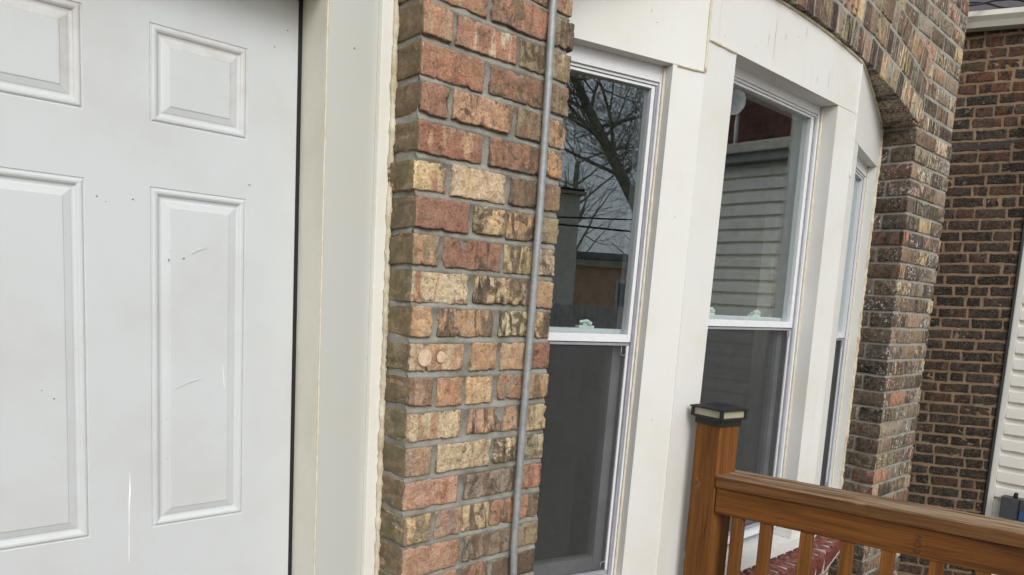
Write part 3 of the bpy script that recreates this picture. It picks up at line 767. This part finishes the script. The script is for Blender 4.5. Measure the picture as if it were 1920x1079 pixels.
P_(MB().box(2.3, X3 - .008, .60, 4.0, -2.4, 1.6).build('side_wall', M_MORTAR_OLD))
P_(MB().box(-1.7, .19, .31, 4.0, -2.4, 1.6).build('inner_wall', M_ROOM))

# weather marks on the cladding: rust weeps, nail dimples, a patched scrape
M_WEEP = plain('rust_weep', lin(176, 168, 150), .7); M_NAIL = plain('nail_dimple', lin(120, 116, 108), .7)
def on_clad(name, w, pts, wds, mat):
    vs, fs = [], []
    for (s_, z), q in zip(pts, wds): vs += [W(w, s_ - q, z, -.0006), W(w, s_, z, -.0009), W(w, s_ + q, z, -.0006)]
    for i in range(len(pts) - 1):
        for q in (0, 1): fs.append((i * 3 + q, (i + 1) * 3 + q, (i + 1) * 3 + q + 1, i * 3 + q + 1))
    return mesh_obj(name, vs, fs, mat, clad, True)
for w, s_, z, L_ in ((2, .30, .215, .035), (2, .335, .27, .12), (2, .395, .24, .02), (2, .62, .17, .02), (2, .70, .20, .05), (2, .78, .16, .02), (1, .38, .15, .012), (2, .52, .29, .03)):
    on_clad('rust_weep', w, [(s_, z), (s_ + .0004, z - L_ * .4), (s_ - .0003, z - L_)], [.0003, .0011, .0003], M_WEEP)
for w, s_, z in ((1, .40, .12), (2, .075, .145), (2, .235, .16), (1, .52, -.35), (1, .51, -.9), (2, .86, -.4), (2, .85, -.95), (2, .47, .25)):
    on_clad('nail_dimple', w, [(s_, z + .0016), (s_, z), (s_, z - .0016)], [.0004, .0015, .0004], M_NAIL)
disc('nail_dimple', -.075, -.155, .0016, .0016, .0998, M_NAIL, dframe, 10)
disc('nail_dimple', -.024, -.30, .0012, .0018, .0998, M_NAIL, dframe, 10)
# ================================================================== porch: deck, post, rail
DECK = -2.1
deck = empty('porch_deck', (0, 0, DECK)); tag(deck, 'stained wooden porch deck in front of the door', 'deck')
for i in range(15):
    MB().box(-1.75, .96, -.062 - (i + 1) * .124, -.062 - i * .124 - .005, -.028, 0).build('deck_board', M_RAIL, deck, bevel=.002)
MB().box(-1.75, .96, -.06, .08, -.028, 0).build('deck_board', M_RAIL, deck, bevel=.002)
for x in (-1.7, -.4, .9):
    for y in (-.10, -1.85): MB().box(x - .04, x + .04, y - .04, y + .04, -.3, -.03).build('support_post', M_POST, deck)
PO = Vector((.974, -.075, 0))
YR = R(166); e1 = Vector((math.sin(YR), math.cos(YR), 0)); e2 = Vector((-e1.y, e1.x, 0))
YP = R(187); p1 = Vector((math.sin(YP), math.cos(YP), 0)); p2 = Vector((-p1.y, p1.x, 0))
PS = .083
post = empty('railing_post', (PO.x, PO.y, DECK)); tag(post, 'square brown stained post at the end of the porch railing', 'post')
post.rotation_euler.z = math.atan2(p2.y, p2.x)      # local x along p2, local y = -p1
mb = MB()
n_ = 40
# post with a drying check on the face towards the rail: two leaves with a thin slot
H = -.893 - DECK - .002
mb.box(0, .047, 0, PS, 0, H).build('post_body', M_POST, post, bevel=.002)
MB().box(.0482, PS, .0006, PS, 0, H).build('post_body', M_POST, post, bevel=.002)
k = NT('knot_wood'); k.col(k.mix(k.ramp(k.noise(k.tc.outputs['Object'], 120, 3), .4, .6), lin(86, 48, 18), lin(124, 78, 32))); k.rough(.6)
# knot on the face towards the door
vs, fs = [(-.0012, .062, 0)], []
for ring_, (a, b) in enumerate(((.004, .007), (.008, .014), (.0125, .024))):
    for q in range(16):
        t = 2 * math.pi * q / 16; vs.append((-.0004 - (.0014 if ring_ < 2 else 0) * (1 if ring_ else .6), .062 + math.cos(t) * a, math.sin(t) * b))
for q in range(16):
    fs.append((0, 1 + q, 1 + (q + 1) % 16))
    for g_ in (0, 1): fs.append((1 + g_ * 16 + q, 1 + (g_ + 1) * 16 + q, 1 + (g_ + 1) * 16 + (q + 1) % 16, 1 + g_ * 16 + (q + 1) % 16))
kn = mesh_obj('knot', vs, fs, k.m, post, True); kn.location = (0, 0, -1.085 - DECK)
cap = empty('solar_post_cap', (PO.x, PO.y, -.893)); tag(cap, 'black solar light cap with frosted strips on top of the post', 'post light')
cap.rotation_euler.z = post.rotation_euler.z
c0 = PS / 2; h = PS / 2
def ring_box(name, half, z0, z1, mat, bev=.001):
    return MB().box(c0 - half, c0 + half, c0 - half, c0 + half, z0, z1).build(name, mat, cap, bevel=bev)
ring_box('skirt', h + .0035, -.014, .004, M_PLASTIC); ring_box('lower_tray', h + .013, .0042, .0095, M_PLASTIC)
ring_box('lens', h + .0075, .010, .0295, M_LENS, .0008)
for sx in (-1, 1):
    for sy in (-1, 1):
        cx, cy = c0 + sx * (h + .0085), c0 + sy * (h + .0085); MB().box(cx - .0042, cx + .0042, cy - .0042, cy + .0042, .0096, .030).build('corner_pillar', M_PLASTIC, cap)
ring_box('lid', h + .0155, .0302, .0345, M_PLASTIC)
hh = h + .012; mb = MB().add([(c0 - hh, c0 - hh, .035), (c0 + hh, c0 - hh, .035), (c0 + hh, c0 + hh, .035), (c0 - hh, c0 + hh, .035), (c0 - .03, c0 - .03, .041), (c0 + .03, c0 - .03, .041), (c0 + .03, c0 + .03, .041), (c0 - .03, c0 + .03, .041)],
    [(0, 1, 5, 4), (1, 2, 6, 5), (2, 3, 7, 6), (3, 0, 4, 7), (4, 5, 6, 7), (3, 2, 1, 0)]); mb.build('lid_slope', M_PLASTIC, cap)
MB().box(c0 - .027, c0 + .027, c0 - .027, c0 + .027, .0412, .0425).build('solar_cell', M_SOLAR, cap)
rail = empty('porch_railing', (PO.x, PO.y, DECK)); tag(rail, 'brown stained wooden railing with weathered flat cap and square balusters', 'railing')
rail.rotation_euler.z = math.atan2(e1.y, e1.x)      # local x along the rail, local y = e2 direction (checked below)
SY = 1 if Vector((-e1.y, e1.x, 0)).dot(e2) > 0 else -1
RL = 1.35; zt = -1.041 - DECK
def rb(name, x0, x1, y0, y1, z0, z1, mat, bev=.0025):
    a, b = sorted((y0 * SY, y1 * SY)); return MB().box(x0, x1, a, b, z0, z1).build(name, mat, rail, bevel=bev)
def rough_board(name, x0, x1, y0, y1, z0, z1, mat):
    """weathered board: rounded and splintered upper arris"""
    vs, fs = [], []; N_ = 160
    for i in range(N_ + 1):
        x = x0 + (x1 - x0) * i / N_
        c = .003 + .003 * max(0, noise.noise(Vector((x * 14, 1, 0)))) + (.004 if noise.noise(Vector((x * 7, 9, 0))) > .35 else 0)
        dz = .0012 * noise.noise(Vector((x * 9, 3, 3)))
        pr = [(y0, z0), (y0, z1 - c), (y0 + c * .4, z1 - c * .35), (y0 + c, z1 + dz), (y0 + (y1 - y0) * .35, z1 + .001 * noise.noise(Vector((x * 20, 4, 1)))), (y0 + (y1 - y0) * .7, z1 + .001 * noise.noise(Vector((x * 20, 7, 1)))), (y1 - .004, z1), (y1, z1 - .004), (y1, z0)]
        vs += [(x, y * SY, z) for y, z in pr]
    m = 9
    for i in range(N_):
        for q in range(m): fs.append((i * m + q, i * m + (q + 1) % m, (i + 1) * m + (q + 1) % m, (i + 1) * m + q))
    fs += [tuple(range(m)), tuple(N_ * m + q for q in reversed(range(m)))]
    o = mesh_obj(name, vs, fs, mat, rail)
    bm = bmesh.new(); bm.from_mesh(o.data); bmesh.ops.recalc_face_normals(bm, faces=bm.faces[:]); bm.to_mesh(o.data); bm.free(); return o
rough_board('rail_cap', .004, RL, -.006, .112, zt - .031, zt, M_CAPRAIL)
rb('top_rail', .006, RL, .002, .035, zt - .031 - .076, zt - .0316, M_RAIL)
rb('bottom_rail', .006, RL, .002, .035, .07, .146, M_RAIL)
bal = None
bs = [.054, .130, .233, .331, .423, .526, .619] + [.72 + .1 * i for i in range(6)]
for s_ in bs:
    if bal is None:
        bal = MB().box(0, .030, 0, .030 * SY, .1465, zt - .1075).build('baluster', M_POST, rail, bevel=.002); bal.location = (s_, .004 * SY, 0)
    else:
        c = bal.copy(); COL.objects.link(c); c.parent = rail; c.location = (s_, .004 * SY, 0)
rb('end_post', RL + .002, RL + .085, -.02, .063, 0, zt + .1, M_POST)
# faint grade stamp on the rail, letters NO.2 running up the grain
tx = bpy.data.curves.new('grade_stamp', 'FONT'); tx.body = 'NO.2'; tx.size = .020; tx.align_x = 'CENTER'; tx.align_y = 'CENTER'
to = bpy.data.objects.new('grade_stamp', tx); COL.objects.link(to)
dg = bpy.context.evaluated_depsgraph_get(); me = bpy.data.meshes.new_from_object(to.evaluated_get(dg)); bpy.data.objects.remove(to)
ts = bpy.data.objects.new('grade_stamp', me); COL.objects.link(ts); ts.parent = rail
me.materials.append(plain('faded_ink', lin(62, 38, 16), .8))
# face of the rail looks along -e2; text x axis runs down, its normal towards the door
nrm = Vector((0, -SY, 0)); tx_ = Vector((0, 0, -1)); ty_ = nrm.cross(tx_)
Mt = Matrix(((tx_.x, ty_.x, nrm.x, .497), (tx_.y, ty_.y, nrm.y, .0010 * SY), (tx_.z, ty_.z, nrm.z, zt - .075), (0, 0, 0, 1)))
ts.matrix_local = Mt
# ================================================================== neighbour house
nb = empty('neighbour_house', (4.44, .11, -2.4)); tag(nb, 'neighbouring house of dark brick with wide tan joints and white gutter', 'house')
NB0 = Vector((4.44, .11, 0)); ND = Vector((-.40, .9165, 0)); NN = Vector((-.9165, -.40, 0))   # along the wall, outward
NR = math.atan2(ND.y, ND.x)
nw = empty('brick_wall', (0, 0, 2.4), nb); nw.rotation_euler.z = NR      # local x along the wall, local y inward? checked by NN
ins = -1 if Vector((-ND.y, ND.x, 0)).dot(NN) > 0 else 1
ZG = 1.13
vsb = sorted((ins * .004, ins * .3))
MB().box(0.0, 2.4, vsb[0], vsb[1], -2.4, ZG + .07).build('mortar_core', M_MORTAR_TAN, nw)
NC = [lin(50, 42, 38), lin(42, 37, 35), lin(56, 45, 40), lin(50, 40, 36), lin(52, 46, 40), lin(96, 68, 54), lin(78, 62, 50), lin(44, 39, 38), lin(46, 41, 37)]
cnt = 0
for j in range(60):
    zc = ZG + .035 - j * .0675
    if zc < -2.25: break
    x = [.0, -.10, -.045, -.13][j % 4]
    while x < .72:
        L = random.choice([.168, .168, .164, .10, .085])
        a, b = max(x, .002), x + L
        if b - a > .03:
            up = max(0, min(1, (zc - .35) / .5))
            c1 = random.choice(NC) if random.random() > up * .8 else random.choice([lin(112, 70, 50), lin(96, 62, 46), lin(86, 66, 50)])
            c2 = random.choice(NC)
            lw = round(b - a - .011, 2)
            me = variant('nb', max(.02, lw), .06, .0555, M_BRICK_FAR, (10, 2, 6), 10, .0035, .0036)
            brick_obj('brick', me, ((a + b) / 2, ins * .0315 + random.uniform(-.0015, .0015), zc + random.uniform(-.002, .002) - .03 * ((a + b) / 2)), nw, tuple(q * .72 for q in jit(c1, .2)), tuple(q * .72 for q in jit(c2, .2)), random.choice([.2, .4, .8]), random.choice([0, .05, .2]),
                      rot=(0, random.uniform(-.012, .012) + .03, 0))
            cnt += 1
        x += L
# near-black strip paints in the corner shadow between brick and siding
MB().box(-.004, .010, min(ins * -.012, ins * .05), max(ins * -.012, ins * .05), -2.4, ZG).build('corner_shadow_strip', plain('painted_corner_shadow', (.02, .02, .02), .6), nw)
M_WHITE = paint_material('white_gutter', lin(200, 194, 180), .5, lin(150, 140, 122), .5, .6)
gp = [(0, 0), (.0, .075), (.012, .085), (.10, .085), (.105, .055), (.085, .03), (.07, .0)]
def gutter(name, parent, x0, x1, zb, insd, mat, sc=1.0):
    vs, fs = [], []
    for x in (x0, x1):
        for (d, z) in gp: vs.append((x, -insd * d * sc, zb + z * sc))
    m = len(gp)
    for q in range(m): fs.append((q, (q + 1) % m, m + (q + 1) % m, m + q))
    fs += [tuple(range(m)), tuple(m + q for q in reversed(range(m)))]
    o = mesh_obj(name, vs, fs, mat, parent)
    bm = bmesh.new(); bm.from_mesh(o.data); bmesh.ops.recalc_face_normals(bm, faces=bm.faces[:]); bm.to_mesh(o.data); bm.free(); return o
gutter('gutter', nw, -2.2, 2.4, ZG + .022, ins, M_WHITE)
M_ROOF = plain('grey_shingle', lin(70, 66, 68), .9, 0, .3, 40, .4)
rv = []
for x, d, z in ((-2.3, -.02, ZG + .10), (2.5, -.02, ZG + .10), (2.5, 2.2, ZG + 1.35), (-2.3, 2.2, ZG + 1.35)): rv.append((x, ins * d, z))
for x, d, z in ((-2.3, -.02, ZG + .06), (2.5, -.02, ZG + .06), (2.5, 2.2, ZG + 1.31), (-2.3, 2.2, ZG + 1.31)): rv.append((x, ins * d, z))
mesh_obj('roof', rv, [(0, 1, 2, 3), (7, 6, 5, 4), (0, 4, 5, 1), (1, 5, 6, 2), (2, 6, 7, 3), (3, 7, 4, 0)], M_ROOF, nw)
# siding-clad wing
M_SID = paint_material('white_vinyl_siding', lin(240, 236, 226), .5, lin(220, 212, 196), .3, .5)
SX = 4.45; SZT = .545; EXP = .1
wing = empty('siding_wing', (SX, .10, -2.4)); tag(wing, 'white vinyl sided lean-to wing against the dark brick house', 'building')
LW = 3.2
MB().box(.012, 1.6, -LW + .02, -.002, 0, SZT + 2.4).build('wing_wall', M_SID, wing)
prof = [(.0115, 0), (-.014, .0005), (-.014, .004), (-.0075, .060), (.002, .068), (.009, .094), (.0115, .0995)]
vs = []; fs = []
for y in (-LW + .03, -.032):
    for (d, z) in prof: vs.append((d, y, z))
m = len(prof)
for q in range(m - 1): fs.append((q, q + 1, m + q + 1, m + q))
sb = None
for i in range(39):
    z = SZT + 2.4 - (i + 1) * EXP
    if z < 0: break
    if sb is None:
        sb = mesh_obj('siding_board', vs, fs, M_SID, wing); sb.location = (0, 0, z)
    else:
        c = sb.copy(); COL.objects.link(c); c.parent = wing; c.location = (0, 0, z)
MB().box(-.012, .03, -.031, .004, 0, SZT + 2.4).build('corner_post', M_SID, wing, bevel=.006)
MB().box(-.10, .02, -LW, .0, SZT + 2.402, SZT + 2.46).build('soffit_board', M_GROOVE, wing)
MB().box(-.14, -.02, -LW, .0, SZT + 2.462, SZT + 2.54).build('gutter', M_WHITE, wing, bevel=.012)
mesh_obj('roof', [(-.08, -LW - .05, SZT + 2.55), (-.08, .0, SZT + 2.55), (1.7, .0, SZT + 2.85), (1.7, -LW - .05, SZT + 2.85), (-.08, -LW - .05, SZT + 2.53), (-.08, .0, SZT + 2.53), (1.7, .0, SZT + 2.83), (1.7, -LW - .05, SZT + 2.83)],
         [(0, 1, 2, 3), (7, 6, 5, 4), (0, 4, 5, 1), (1, 5, 6, 2), (2, 6, 7, 3), (3, 7, 4, 0)], plain('black_roll_roofing', (.03, .03, .032), .9, 0, .3, 30), wing)
# utility box on the siding
ub = empty('utility_box', (SX - .02, -.03, -1.78)); tag(ub, 'grey metal utility box fixed to white siding', 'utility box')
MB().box(-.06, .012, -.10, .045, .02, .15).build('box_body', plain('grey_metal', lin(86, 88, 92), .5, .3), ub, bevel=.004)
MB().box(-.064, -.0605, -.055, -.050, .022, .148).build('box_seam', M_BLACK, ub)
MB().box(-.068, -.0645, -.098, -.058, .03, .085).build('box_sticker', plain('blue_label', lin(52, 84, 130), .5), ub)
MB().tube([(-.03, -.02, .15), (-.03, -.02, .165), (-.02, -.02, .175)], .012, 10).build('conduit_hub', M_BLACK, ub, True)
# upper storey of brick beyond the lean-to, with a dish on a pole
fb = empty('rear_brick_block', (6.1, -.6, -2.4)); tag(fb, 'red brick upper wall rising behind the lean-to roof', 'building')
k = NT('red_brick_courses'); sx_ = k.n('SeparateXYZ'); cx_ = k.n('CombineXYZ'); k.l(k.tc.outputs['Object'], sx_.inputs[0]); k.l(sx_.outputs[1], cx_.inputs[0]); k.l(sx_.outputs[2], cx_.inputs[1])
bt = k.n('TexBrick'); k.l(cx_.outputs[0], bt.inputs[0])
bt.inputs['Color1'].default_value = (*lin(120, 70, 56), 1); bt.inputs['Color2'].default_value = (*lin(88, 56, 48), 1); bt.inputs['Mortar'].default_value = (*lin(110, 96, 86), 1)
bt.inputs['Scale'].default_value = 1.0; bt.inputs['Brick Width'].default_value = .17; bt.inputs['Row Height'].default_value = .0675; bt.inputs['Mortar Size'].default_value = .006
k.col(bt.outputs[0]); k.rough(.9)
MB().box(0, 1.2, -4.2, .9, 0, 6.2).build('wall', k.m, fb)
dish = empty('satellite_dish', (6.0, -2.80, .66)); tag(dish, 'round white satellite dish on a pole over the lean-to roof', 'satellite dish')
M_DISH = plain('white_dish', lin(236, 234, 226), .5)
MB().tube([(0, 0, .08), (0, 0, .92)], .02, 10).build('pole', M_DISH, dish, True)
vs, fs = [(-.04, 0, .84)], []
for rr, dx in ((.04, -.041), (.08, -.048), (.115, -.060)):
    for q in range(24): vs.append((dx, math.cos(2 * math.pi * q / 24) * rr, .84 + math.sin(2 * math.pi * q / 24) * rr * 1.1))
for q in range(24):
    fs.append((0, 1 + q, 1 + (q + 1) % 24))
    for g_ in (0, 1): fs.append((1 + g_ * 24 + q, 1 + (g_ + 1) * 24 + q, 1 + (g_ + 1) * 24 + (q + 1) % 24, 1 + g_ * 24 + (q + 1) % 24))
mesh_obj('reflector', vs, fs, M_DISH, dish, True)
MB().tube([(-.02, 0, .84), (0, 0, .84)], .02, 8).build('bracket', M_DISH, dish)
# cables
M_CABLE = plain('black_cable', (.01, .01, .01), .5)
def cable(name, a, b, sag, label, r=.006, n=24):
    a, b = Vector(a), Vector(b); pts = []
    for i in range(n + 1):
        t = i / n; q = a.lerp(b, t) - a; q.z -= sag * 4 * t * (1 - t); pts.append(q)
    o = MB().tube(pts, r, 6).build(name, M_CABLE, None, True); o.location = a; tag(o, label, 'cable'); return o
cable('service_cable', (2.86, .30, .175), (4.80, .02, .62), .02, 'black service cable crossing in front of the dark brick wall', .008)
def wire(name, pts, label, r=.006):
    pts = [Vector(q) for q in pts]; out = []
    for i in range(len(pts) - 1):
        p0, p1_, p2_, p3_ = pts[max(i - 1, 0)], pts[i], pts[i + 1], pts[min(i + 2, len(pts) - 1)]
        for j in range(8):
            t = j / 8; out.append(.5 * ((2 * p1_) + (p2_ - p0) * t + (2 * p0 - 5 * p1_ + 4 * p2_ - p3_) * t * t + (3 * p1_ - p0 - 3 * p2_ + p3_) * t ** 3) - pts[0])
    out.append(pts[-1] - pts[0])
    o = MB().tube(out, r, 6).build(name, M_CABLE, None, True); o.location = pts[0]; tag(o, label, 'cable'); return o
wire('overhead_wire', [(3.2, .42, .95), (3.93, .385, 1.18), (4.275, .37, 1.305), (4.51, .297, 1.352), (5.0, .2, 1.36)], 'black wire bowed upwards in front of the grey roof')
wire('overhead_wire', [(3.2, .42, .98), (4.07, .40, 1.238), (4.285, .345, 1.262), (4.512, .28, 1.297), (5.0, .15, 1.36)], 'slack black wire just over the beige gutter')
# ================================================================== ground and yard
M_GROUND = plain('winter_lawn', lin(96, 92, 66), .95, 0, .35, 3, .3)
g = mesh_obj('ground', [(-200, -200, -2.4), (200, -200, -2.4), (200, 200, -2.4), (-200, 200, -2.4)], [(0, 1, 2, 3)], M_GROUND); tag(g, kind='structure')
M_CONC = plain('concrete', lin(160, 156, 148), .9, 0, .15, 6)
g = mesh_obj('yard_path', [(x, y, -2.396) for x, y in ((-3, -5.2), (4.3, -5.2), (4.3, 3), (2.86, 3), (2.86, -.2), (-3, -.2))], [(0, 1, 2, 3, 4, 5)], M_CONC); tag(g, kind='structure')
M_BARK = plain('grey_bark', lin(158, 158, 142), .95, 0, .35, 14, .4)
def tree(name, base, rnd, label, trunk_pts, r0, levels, nbr, spread, seglen, group=None, target=None):
    t = empty(name, base); tag(t, label, 'tree', group)
    rg = random.Random(rnd); tr = MB(); cr_ = MB()
    def limb(p, d, r, L, lev, mb):
        n_ = max(3, int(L / (.28 if lev < 2 else .2))); pts = [p.copy()]; rads = [r]; q = p.copy()
        for i in range(n_):
            d = (d + Vector((rg.uniform(-1, 1), rg.uniform(-1, 1), rg.uniform(-.6, .8))) * .18).normalized()
            q = q + d * (L / n_); pts.append(q.copy()); rads.append(max(.003, r * (1 - .75 * (i + 1) / n_)))
        mb.tube(pts, rads, 6 if lev < 2 else 4 if lev < 3 else 3, cap=False)
        if lev < levels:
            for b_ in range(nbr[lev]):
                i = rg.randint(max(1, n_ // 4), n_); ang = Vector((rg.uniform(-1, 1), rg.uniform(-1, 1), rg.uniform(-.35, .9))).normalized()
                nd = (d * (1 - spread) + ang * spread).normalized()
                limb(pts[i], nd, rads[i] * rg.uniform(.42, .6), L * rg.uniform(.45, .72), lev + 1, cr_)
    pts = [Vector(q) - Vector(base) for q in trunk_pts]
    n_ = len(pts); rads = [r0 * (1 - .62 * i / (n_ - 1)) for i in range(n_)]
    tr.tube(pts, rads, 10, cap=False)
    for i in range(n_ // 3, n_):
        for b_ in range(2 if i < n_ - 1 else 3):
            ang = Vector((rg.uniform(-1, 1), rg.uniform(-1, 1), rg.uniform(.0, 1))).normalized()
            limb(pts[i], ang, rads[i] * .42, seglen * rg.uniform(.7, 1.2), 1, tr if False else cr_)
    tr.build('trunk', M_BARK, t, True); cr_.build('crown', M_BARK, t, True)
    return t
# the leaning tree that the glass mirrors
tb = (4.95, -7.0, -2.4)
def bend(pts, n=4):
    out = []
    for a, b in zip(pts[:-1], pts[1:]):
        for i in range(n): out.append(tuple(Vector(a).lerp(Vector(b), i / n)))
    out.append(pts[-1]); return out
tree('bare_tree', tb, 5, 'tall leafless leaning tree mirrored in the window beside the pier', bend([tb, (4.75, -7.03, -1.6), (4.4, -7.08, -.2), (3.97, -7.14, .68), (3.6, -7.16, 1.27), (3.34, -7.15, 1.65), (3.0, -7.12, 2.16), (2.7, -7.0, 3.2), (2.5, -6.9, 4.2)], 3), .105, 4, [0, 5, 6, 6], .66, 1.6)
LT = ['leafless tree just behind the pale house', 'leafless tree rising over the garage roof', 'leafless tree by the end of the garage', 'distant leafless tree past the garage', 'distant leafless tree between pale house and garage', 'leafless tree hidden mostly by the pale house', 'leafless tree standing apart beyond the lean-to']
for i, (x, y, s_) in enumerate(((3.2, -13, 1), (5.6, -14.5, 2), (7.8, -13.5, 3), (9.5, -17, 4), (4.2, -18, 5), (1.5, -16, 6), (12, -15, 7))):
    tree('bare_tree', (x, y, -2.4), 20 + i, LT[i], bend([(x, y, -2.4), (x + .1, y, -1), (x - .1, y + .1, 1), (x, y, 2.6)], 3), .15, 3, [0, 5, 5], .6, 2.2, group='bare trees beyond the alley')
M_DROOF = plain('dark_shingle', (.035, .035, .038), .9, 0, .3, 20)
# garage, pale house and fence across the alley
gar = empty('brick_garage', (4.0, -10.2, -2.4)); tag(gar, 'low brown brick garage across the yard with pale eave', 'garage')
gw = MB().box(-1.2, 3.4, -2.5, 0, 0, 2.40).build('wall', plain('garage_brick', lin(226, 186, 158), .9, 0, .15, 12), gar)
MB().box(-1.3, 3.5, -2.6, .12, 2.402, 2.52).build('eave', M_WHITE, gar)
mesh_obj('roof', [(-1.35, .15, 2.53), (3.55, .15, 2.53), (3.55, -1.3, 2.75), (-1.35, -1.3, 2.75), (-1.35, -2.7, 2.53), (3.55, -2.7, 2.53)], [(0, 1, 2, 3), (3, 2, 5, 4), (0, 3, 4), (1, 5, 2)], M_DROOF, gar)
MB().box(1.0, 2.0, .002, .03, 1.5, 2.2).build('window_frame', M_VINYL, gar); MB().box(1.06, 1.94, .031, .034, 1.56, 2.14).build('window_pane', plain('dark_pane', (.02, .02, .022), .1), gar)
M_PALE = plain('cream_siding', lin(250, 244, 228), .6)
ph = empty('pale_house', (2.9, -9.4, -2.4)); tag(ph, 'narrow pale sided house at the yard edge', 'house')
MB().box(-3.2, 1.05, -4, 0, 0, 3.5).build('wall', M_PALE, ph); MB().box(-3.3, 1.12, -4.1, .1, 3.502, 3.55).build('eave', M_WHITE, ph)
MB().box(-3.25, 1.1, -4.05, .05, 3.5505, 3.60).build('roof', M_DROOF, ph)
fn = empty('yard_fence', (.0, -5.6, -2.4)); tag(fn, 'weathered grey board fence across the yard', 'fence')
fb_ = None; M_FENCE = wood_material('grey_fence_wood', lin(214, 210, 208), lin(176, 174, 174), 2)
for i in range(72):
    if fb_ is None: fb_ = MB().box(0, .12, 0, .018, .05, 1.75).build('fence_board', M_FENCE, fn); fb_.location = (-2, 0, 0)
    else:
        c = fb_.copy(); COL.objects.link(c); c.parent = fn; c.location = (-2 + i * .128, 0, random.uniform(-.02, .02))
for z in (.4, 1.4): MB().box(-2, 7.2, .0185, .06, z, z + .08).build('fence_rail', M_FENCE, fn)
cable('overhead_wire', (-2, -6.4, .55), (7, -6.0, .30), .15, 'black utility wire strung over the yard fence', .012)
cable('overhead_wire', (-2, -6.6, .30), (7, -6.0, .62), .1, 'second utility wire over the yard fence, rising towards the lean-to', .010)
